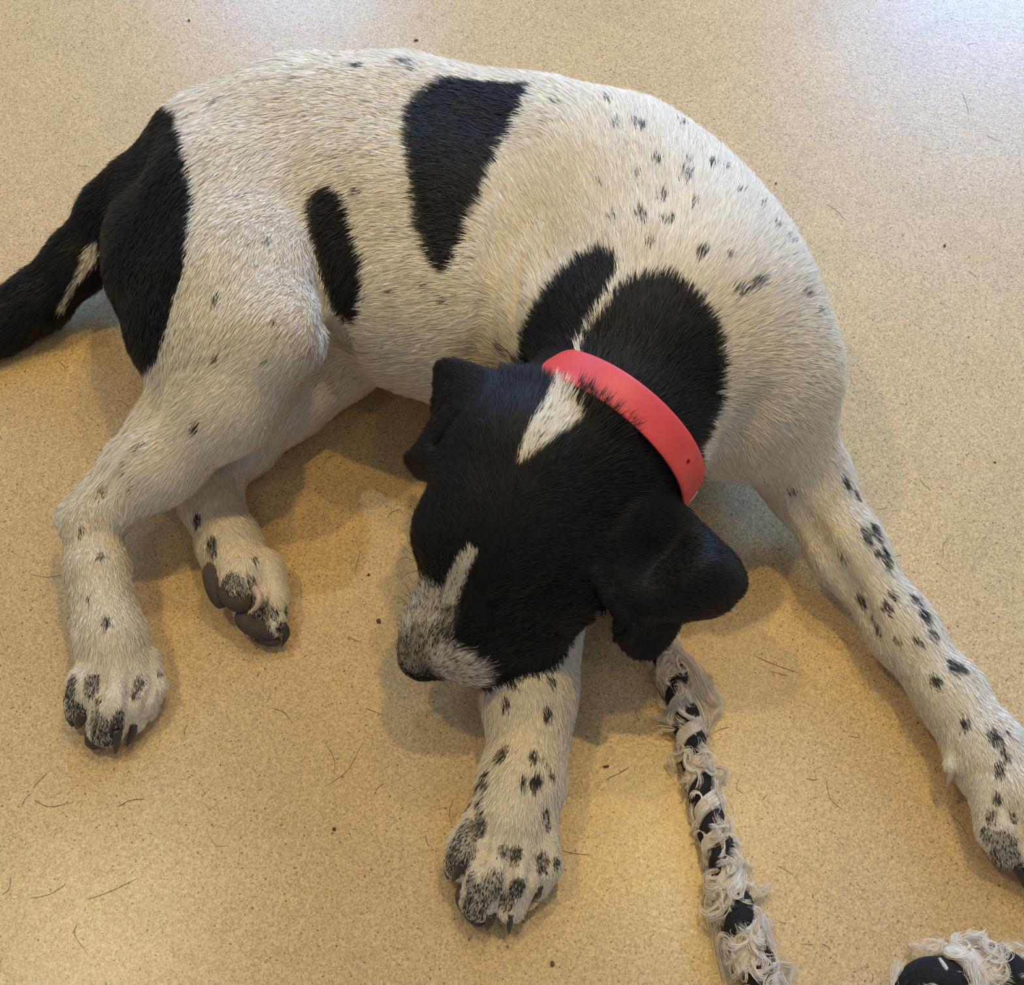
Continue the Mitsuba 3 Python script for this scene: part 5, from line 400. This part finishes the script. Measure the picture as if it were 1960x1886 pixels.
def fur(count):
    Nv = body.vertex_normals; tri = V[F]; area = np.linalg.norm(np.cross(tri[:, 1] - tri[:, 0], tri[:, 2] - tri[:, 0]), axis=1)
    cen = tri.mean(1); fn = Nv[F].mean(1)
    area = area * np.where((cen[:, 2] < .006) | (fn[:, 2] < -.75), .15, 1.0) * np.where(is_part(part[F[:, 0]], 'ear', 'toe', 'ltoe'), 1.3, 1.0)
    fi = rng.choice(len(F), count, p=area / area.sum()); u = rng.random((count, 2)); u = np.where(u.sum(1, keepdims=True) > 1, 1 - u, u)
    w = np.stack([1 - u.sum(1), u[:, 0], u[:, 1]], 1)
    P = (tri[fi] * w[..., None]).sum(1); N = unit((Nv[F[fi]] * w[..., None]).sum(1)); lab = part[F[fi, 0]]
    cc, ca = np.array(COLLAR['centre']), unit(np.array(COLLAR['axis'])); al = (P - cc) @ ca; rad = np.linalg.norm(P - cc - al[:, None] * ca, axis=1)
    ok = ~((al > -.0125) & (al < .0142) & (rad < .0735)); P, N, lab, count = P[ok], N[ok], lab[ok], int(ok.sum())
    L = np.full(count, .0088)
    for names, l in ((('lfore', 'rfore', 'foot', 'shin', 'lhind'), .0058), (('toe', 'ltoe', 'dewclaw'), .0031), (('head', 'jaw'), .0062), (('ear',), .0038), (('tail',), .009), (('thigh',), .0078), (('neck', 'shoulder', 'chest'), .0102)):
        L[is_part(lab, *names)] = l
    L *= rng.uniform(.7, 1.25, count)
    t = flow(P, N); clump = meshkit.noise(P * 160, 3) - .5; clump2 = meshkit.noise(P * 420, 9) - .5
    s = np.cross(N, t); ang = rng.normal(0, .12, count) + clump * .28 + clump2 * .32
    t = t * np.cos(ang)[:, None] + s * np.sin(ang)[:, None]; s = np.cross(N, t)
    a0 = np.radians(rng.normal(24, 6, count) + 14 * clump2)[:, None]
    al = (P - cc) @ ca; rad = np.linalg.norm(P - cc - al[:, None] * ca, axis=1); edge = (al > .0142) & (al < .025) & (rad < .085)
    e1 = unit(np.array([-.1, .2, 1.0])); e1 = unit(e1 - ca * (e1 @ ca)); th = np.arctan2((P - cc) @ np.cross(ca, e1), (P - cc) @ e1); fringe = edge & (th > -.62) & (th < 1.5)
    a0 = np.where(fringe[:, None], np.radians(rng.normal(50, 7, count))[:, None], a0); L = np.where(fringe, L * 1.55, np.where(edge, L * .45, L))
    d0 = t * np.cos(a0) + N * np.sin(a0); d1 = t * np.cos(a0 * .45) + N * np.sin(a0 * .45)
    p0 = P - N * .0004; p1 = P + d0 * (L * .5)[:, None]; p2 = p1 + d1 * (L * .5)[:, None]
    tw = rng.normal(0, .7, count)[:, None]; wd = s * np.cos(tw) + N * np.sin(tw)
    wr = (rng.uniform(.00022, .00036, count) * np.where(is_part(lab, 'ear', 'head', 'jaw'), .8, 1.0))[:, None]
    b, tn = coat(P, lab, .0022); cl = meshkit.noise(np.stack([(P * s).sum(1) * 900, (P * t).sum(1) * 160, P[:, 2] * 200], 1), 31); cl = np.argsort(np.argsort(cl)) / count
    mx = .5 * rng.random(count) + .5 * cl; black = np.argsort(np.argsort(mx)) / count < b; tan = rng.random(count) < tn * .15
    mixw = np.clip(rng.random(count) * .8 + .4 * (meshkit.fbm(P * 22, 3, 5) - .3), 0, 1)[:, None]
    c = (WHITE_A * (1 - mixw) + WHITE_B * mixw) * (rng.uniform(.78, 1.07, count) * (.88 + .19 * cl))[:, None]
    c = c * np.where((b > .38) & (b < .95), .74, 1.0)[:, None]
    c = np.where(tan[:, None], TAN_A * rng.uniform(.8, 1.5, count)[:, None], c)
    c = np.where(black[:, None], BLACK_A * (rng.uniform(.5, 1.5, count) * np.where(b < .9, 1.7, 1.0))[:, None], c)
    n = unit(N + .45 * np.cross(d0, wd) * np.sign((np.cross(d0, wd) * N).sum(1, keepdims=True)) + rng.normal(0, .10, (count, 3)))
    ribbons(np.stack([p0, p1, p2], 1), np.stack([wd * wr, wd * wr * .8, wd * 0], 1), n, np.clip(c, 0, .95), 'dog__coat', 'hair')
    note('dog__coat', 'short smooth hair, ivory white with black patches and flecks', kind='stuff')
fur(HAIRS)

# ------------------------------------------------------------------ claws, pads, nose, eye, whiskers
for pts, r0, pale in CLAWS:
    p = catmull(np.array(pts), 9); rr = r0 * np.array([1, 1.02, 1, .94, .86, .75, .6, .42, .18])
    add(numbered('dog__claw'), tube(p, rr, 10, .8), 'claw_pale' if pale else 'claw_dark', True, label='pale pinkish claw' if pale else None)
def ellipsoid(c, axes, radii, sub=3, rough=0.0):
    m = trimesh.creation.icosphere(sub, 1.0); v = m.vertices.copy()
    if rough: v *= 1 + rough * (meshkit.fbm(v * 3.1 + 5, 3)[:, None] - .5)
    return trimesh.Trimesh(np.asarray(c) + (v * radii) @ np.asarray(axes), m.faces, process=False)
for c, ax, r in PADS: add(numbered('dog__paw_pad'), ellipsoid(c, ax, r, 3, .12), 'pad', True, label='dark grey leathery pad')
for c, ax, r in NOSE: add('dog__nose', ellipsoid(c, ax, r, 4, .10), 'nose_leather', True, label='black nose at the tip of the muzzle')
for c, ax, r in EYE_AT: add(numbered('dog__eye'), ellipsoid(c, ax, r), 'eye', True, label='dark eye beside the ear')
for pts in WHISKERS: add(numbered('dog__whisker'), tube(catmull(np.array(pts), 12), np.linspace(.00022, .00007, 12), 5), 'whisker', True)

# ------------------------------------------------------------------ collar
def make_collar():
    c, a, top, wid, th = [np.asarray(COLLAR[k], float) for k in ('centre', 'axis', 'top', 'width', 'thick')]
    a = unit(a); e1 = unit(top - a * (top @ a)); e2 = np.cross(a, e1)
    n = 160; ang = np.arange(n) * 2 * np.pi / n
    prof = []
    for q in range(20):
        w = q * 2 * np.pi / 20; prof.append((np.sign(np.cos(w)) * abs(np.cos(w)) ** .35 * wid / 2, np.sign(np.sin(w)) * abs(np.sin(w)) ** .6 * th / 2))
    prof = np.array(prof); rx, ry = COLLAR['rx'], COLLAR['ry']
    def place(al, o): # along the axis, outward
        return c + a * al + (rx + o) * np.cos(ang)[:, None] * e1 + (ry + o) * np.sin(ang)[:, None] * e2
    v = np.stack([place(x, y + COLLAR['flare'] * x) for x, y in prof], 1).reshape(-1, 3)
    i, j = np.meshgrid(np.arange(n), np.arange(20), indexing='ij'); f = lambda i, j: (i % n) * 20 + j % 20
    q = np.stack([f(i, j), f(i, j + 1), f(i + 1, j + 1), f(i + 1, j)], -1).reshape(-1, 4); tri = np.vstack([q[:, [0, 1, 2]], q[:, [0, 2, 3]]])
    m = trimesh.Trimesh(v, tri, process=False)
    if m.volume < 0: m.invert()
    man = m3.Manifold(m3.Mesh(np.asarray(m.vertices, np.float32), np.asarray(m.faces, np.uint32)))
    for h in COLLAR['holes']:
        hc = np.cos(h) * e1 * rx + np.sin(h) * e2 * ry; o = unit(np.cos(h) * e1 / rx + np.sin(h) * e2 / ry)
        cyl = trimesh.creation.cylinder(.0021, .02, sections=20); M = np.eye(4); M[:3, 2] = o; M[:3, 0] = a; M[:3, 1] = np.cross(o, a); M[:3, 3] = c + hc; cyl.apply_transform(M)
        man = man - m3.Manifold(m3.Mesh(np.asarray(cyl.vertices, np.float32), np.asarray(cyl.faces, np.uint32)))
    vv = man.to_mesh(); man = trimesh.Trimesh(vv.vert_properties[:, :3], vv.tri_verts, process=True)
    add('dog_collar__strap', man, 'collar_rubber', 35)
    k = COLLAR['buckle']; hc = np.cos(k) * e1 * rx + np.sin(k) * e2 * ry; o = unit(np.cos(k) * e1 / rx + np.sin(k) * e2 / ry); t = np.cross(a, o)
    loop = [hc + c + a * x + o * y for x, y in ((-wid / 2 - .0025, .0045), (wid / 2 + .0025, .0045), (wid / 2 + .0025, -.0035), (-wid / 2 - .0025, -.0035), (-wid / 2 - .0025, .0045))]
    add('dog_collar__buckle', tube(np.array([loop[0] + (loop[1] - loop[0]) * s for s in np.linspace(0, 1, 6)] + [loop[1] + (loop[2] - loop[1]) * s for s in np.linspace(.2, 1, 4)] + [loop[2] + (loop[3] - loop[2]) * s for s in np.linspace(.1, 1, 6)] + [loop[3] + (loop[4] - loop[3]) * s for s in np.linspace(.2, 1, 4)]), .0013, 8), 'brass', True, label='thin brass coloured keeper at the lower end')
    note('dog_collar', 'coral red rubber collar with a punched hole around the neck of the dog', 'dog collar')
make_collar()

# ------------------------------------------------------------------ rope
def make_rope():
    path = np.array(ROPE); n = 520; p = catmull(path, n); rad = p[:, 3]; p = p[:, :3]
    seg = np.r_[0, np.cumsum(np.linalg.norm(np.diff(p, axis=0), axis=1))]
    t, _, _ = frames(p); up = np.array([0, 0, 1.0]); side = unit(np.cross(t, up)); nrm = np.cross(side, t)
    at = [seg[np.argmin(np.linalg.norm(p[:, :2] - np.array(q)[None], axis=1))] for q in ROPE_BLACK]; at = np.array(sorted(at))
    ph = 2 * np.pi * np.interp(seg, at, np.arange(len(at)), left=None, right=None)
    lo, hi = seg < at[0], seg > at[-1]; ph[lo] = (seg[lo] - at[0]) * 2 * np.pi / .03; ph[hi] = ph[~hi][-1] + (seg[hi] - at[-1]) * 2 * np.pi / .034
    def strand(phase, off, r, key, bsdf, flat=1.0, lab=None):
        a = ph + phase; q = p + (nrm * np.cos(a)[:, None] + side * np.sin(a)[:, None]) * (rad * off)[:, None]
        q[:, 2] = np.maximum(q[:, 2], r * rad * .95 + .0004)
        add(key, tube(q, rad * r, 12, flat), bsdf, True, label=lab); return q
    strand(0, .40, .72, 'braided_rope__black_strand', 'yarn_black', .8, 'flat black woven strand')
    strand(np.pi * .82, .50, .30, 'braided_rope__cream_strand', 'yarn_cream', 1, 'cream wool strand'); strand(np.pi * 1.18, .50, .30, 'braided_rope__cream_strand_001', 'yarn_cream', 1, 'cream wool strand')
    for k, w in enumerate((.70, .88, 1.06, 1.24, 1.36)):
        a = ph + np.pi * w + .10 * np.sin(seg * 300 + k * 2); q = p + (nrm * np.cos(a)[:, None] + side * np.sin(a)[:, None]) * (rad * (.80 + .07 * np.sin(seg * 420 + k)))[:, None]
        q[:, 2] = np.maximum(q[:, 2], .003); add(numbered('braided_rope__yarn'), tube(q, rad * .17, 8), 'yarn_cream', True)
    # frayed wool: locks of fine fibres that leave the cream strand
    r2 = np.random.default_rng(21); PP, WW, NN, CC = [], [], [], []; m = 10
    for k in range(FRAY):
        i = r2.integers(4, n - 4); a = ph[i] + np.pi * r2.uniform(.45, 1.55); o = nrm[i] * np.cos(a) + side[i] * np.sin(a)
        if o[2] < -.3: continue
        s0 = min(rad[i] / .0105, 1.45); dark = r2.random() < .22
        if dark: a = ph[i] + r2.uniform(-1.0, 1.0); o = nrm[i] * np.cos(a) + side[i] * np.sin(a)
        root = p[i] + o * rad[i] * r2.uniform(.75, 1.1); root[2] = max(root[2], .002)
        loose = not dark and r2.random() < .07
        length = r2.uniform(.6, 1.2) * (.007 if dark else .017) * s0 * (1.25 if loose else 1); turn = r2.choice([-1, 1]) * r2.uniform(1.2, 4.6)
        c = np.cross(t[i], o); d = unit(c * r2.choice([-1, 1]) * r2.uniform(.1, 1) + t[i] * r2.normal(.3, .7) + o * (.3 if loose else .08)); ax = unit(o + r2.normal(0, .35, 3))
        pts = [root]; dd = d.copy()
        for s in range(m - 1):
            q = pts[-1] + dd * length / (m - 1); rel = q - p[i]; rel = rel - t[i] * (rel @ t[i]); rr = np.linalg.norm(rel)
            if not loose and rr > rad[i] * 1.25: q = q - rel / rr * (rr - rad[i] * 1.25) * .7
            pts.append(q); dd = unit(dd * math.cos(turn / (m - 1)) + np.cross(ax, dd) * math.sin(turn / (m - 1)) + ax * (ax @ dd) * (1 - math.cos(turn / (m - 1))) + np.array([0, 0, -.22 if loose else -.04]))
        pts = np.array(pts); nf = int(r2.integers(6, 14) if dark else r2.integers(16, 34)); spread = r2.uniform(.0005, .0011) * s0 * (1.5 if loose else 1); u = np.linspace(0, 1, m)
        off = r2.normal(0, 1, (nf, 1, 3)) * spread * (.7 + .5 * u + .5 * np.sin(u * 5 + k))[None, :, None] + np.cumsum(r2.normal(0, .00012, (nf, m, 3)), 1)
        q = pts[None] + off; q[..., 2] = np.maximum(q[..., 2], .0010 + .0006 * r2.random((nf, m)))
        up2 = np.array([0, 0, 1.0]) + .7 * o; w = unit(np.cross(np.gradient(q, axis=1), up2 + r2.normal(0, .5, (nf, 1, 3)))) * r2.uniform(.00009, .00018, (nf, 1, 1)) * np.array([1] * (m - 3) + [.9, .7, 0])[None, :, None]
        PP.append(q); WW.append(w); NN.append(unit(up2 + .35 * unit(off[:, 0]) + r2.normal(0, .2, (nf, 3))))
        CC.append(np.array([.03, .028, .03]) * r2.uniform(.4, 1.6, (nf, 1)) if dark else np.array([.80, .72, .60]) * r2.uniform(.62, 1.1, (nf, 1)) * np.array([1, r2.uniform(.96, 1.0), r2.uniform(.90, 1.0)]))
    for pts, nf, spread in LOCKS:                                                   # long loose locks
        q0 = catmull(np.array(pts), m); u = np.linspace(0, 1, m); wave = np.sin(u * 9 + len(PP))[:, None] * np.array([.0006, -.0004, .0003])
        off = r2.normal(0, 1, (nf, 1, 3)) * spread * (.6 + .9 * u)[None, :, None] + np.cumsum(r2.normal(0, .00016, (nf, m, 3)), 1)
        q = q0[None] + wave[None] + off * np.array([1, 1, .6]); q[..., 2] = np.maximum(q[..., 2], .0008 + .0006 * r2.random((nf, m)))
        w = unit(np.cross(np.gradient(q, axis=1), np.array([0, 0, 1.0]) + r2.normal(0, .4, (nf, 1, 3)))) * r2.uniform(.00009, .00017, (nf, 1, 1)) * np.array([1] * (m - 3) + [.9, .7, 0])[None, :, None]
        PP.append(q); WW.append(w); NN.append(unit(np.array([0, 0, 1.0]) + r2.normal(0, .25, (nf, 3)))); CC.append(np.array([.78, .70, .58]) * r2.uniform(.6, 1.08, (nf, 1)))
    ribbons(np.concatenate(PP), np.concatenate(WW), np.concatenate(NN), np.clip(np.concatenate(CC), 0, .95), 'braided_rope__frayed_wool', 'fray')
    note('braided_rope__frayed_wool', 'loose curling cream fibres', kind='stuff')
    note('braided_rope', 'black and cream braided rope with frayed wool lying below the ear of the dog', 'rope')
make_rope()

# ------------------------------------------------------------------ litter on the floor
r3 = np.random.default_rng(5)
for x, y, r, st, lab in CRUMBS:
    m = trimesh.creation.icosphere(2, 1.0); v = m.vertices * (1 + .5 * (meshkit.fbm(m.vertices * 1.7 + x * 50, 2)[:, None] - .5)) * np.array([r * st, r, r * .6])
    an = r3.uniform(0, 3.1); v = v @ np.array([[math.cos(an), math.sin(an), 0], [-math.sin(an), math.cos(an), 0], [0, 0, 1]])
    k = numbered('crumb'); add(k, trimesh.Trimesh(v + [x, y, -v[:, 2].min() + .0001], m.faces, process=False), 'crumb', True, label=lab, cat='crumb', group='dirt crumbs on the floor')
def stray():
    PP, WW, NN, CC = [], [], [], []
    for pts in STRAYS:
        q = catmull(np.array(pts), 9); tt = unit(np.gradient(q, axis=0)); w = np.cross(tt, [0, 0, 1.0]) * .00016 * np.array([.6, 1, 1, 1, 1, 1, 1, .8, 0])[:, None]
        PP.append(q); WW.append(w); NN.append([0, 0, 1.0]); CC.append(np.array([.10, .07, .04]) * r3.uniform(.4, 1.8))
    ribbons(np.array(PP), np.array(WW), np.array(NN), np.array(CC), 'stray_hair', 'hair')
    note('stray_hair', 'fine dark dog hairs shed over the tan floor', 'hair', 'stuff')
stray()
a = np.linspace(0, np.pi, 9); hx = HUSK
lv = np.concatenate([[hx['a'] + (np.array(hx['b']) - hx['a']) * (i / 8) + np.array(hx['s']) * math.sin(a[i]) * q + np.array([0, 0, .0008 * (1 - q * q)]) for q in (-1, -.5, 0, .5, 1)] for i in range(9)])
lf = [[i * 5 + j, i * 5 + j + 1, i * 5 + j + 6, i * 5 + j + 5] for i in range(8) for j in range(4)]
top = trimesh.Trimesh(lv, np.vstack([np.array(lf)[:, [0, 1, 2]], np.array(lf)[:, [0, 2, 3]]]), process=False)
bot = top.copy(); bot.vertices = bot.vertices - [0, 0, .0003]; bot.invert()
add('seed_husk', trimesh.util.concatenate([top, bot]), 'husk', label='tiny pale seed husk stuck at the claws of the middle paw', cat='husk')
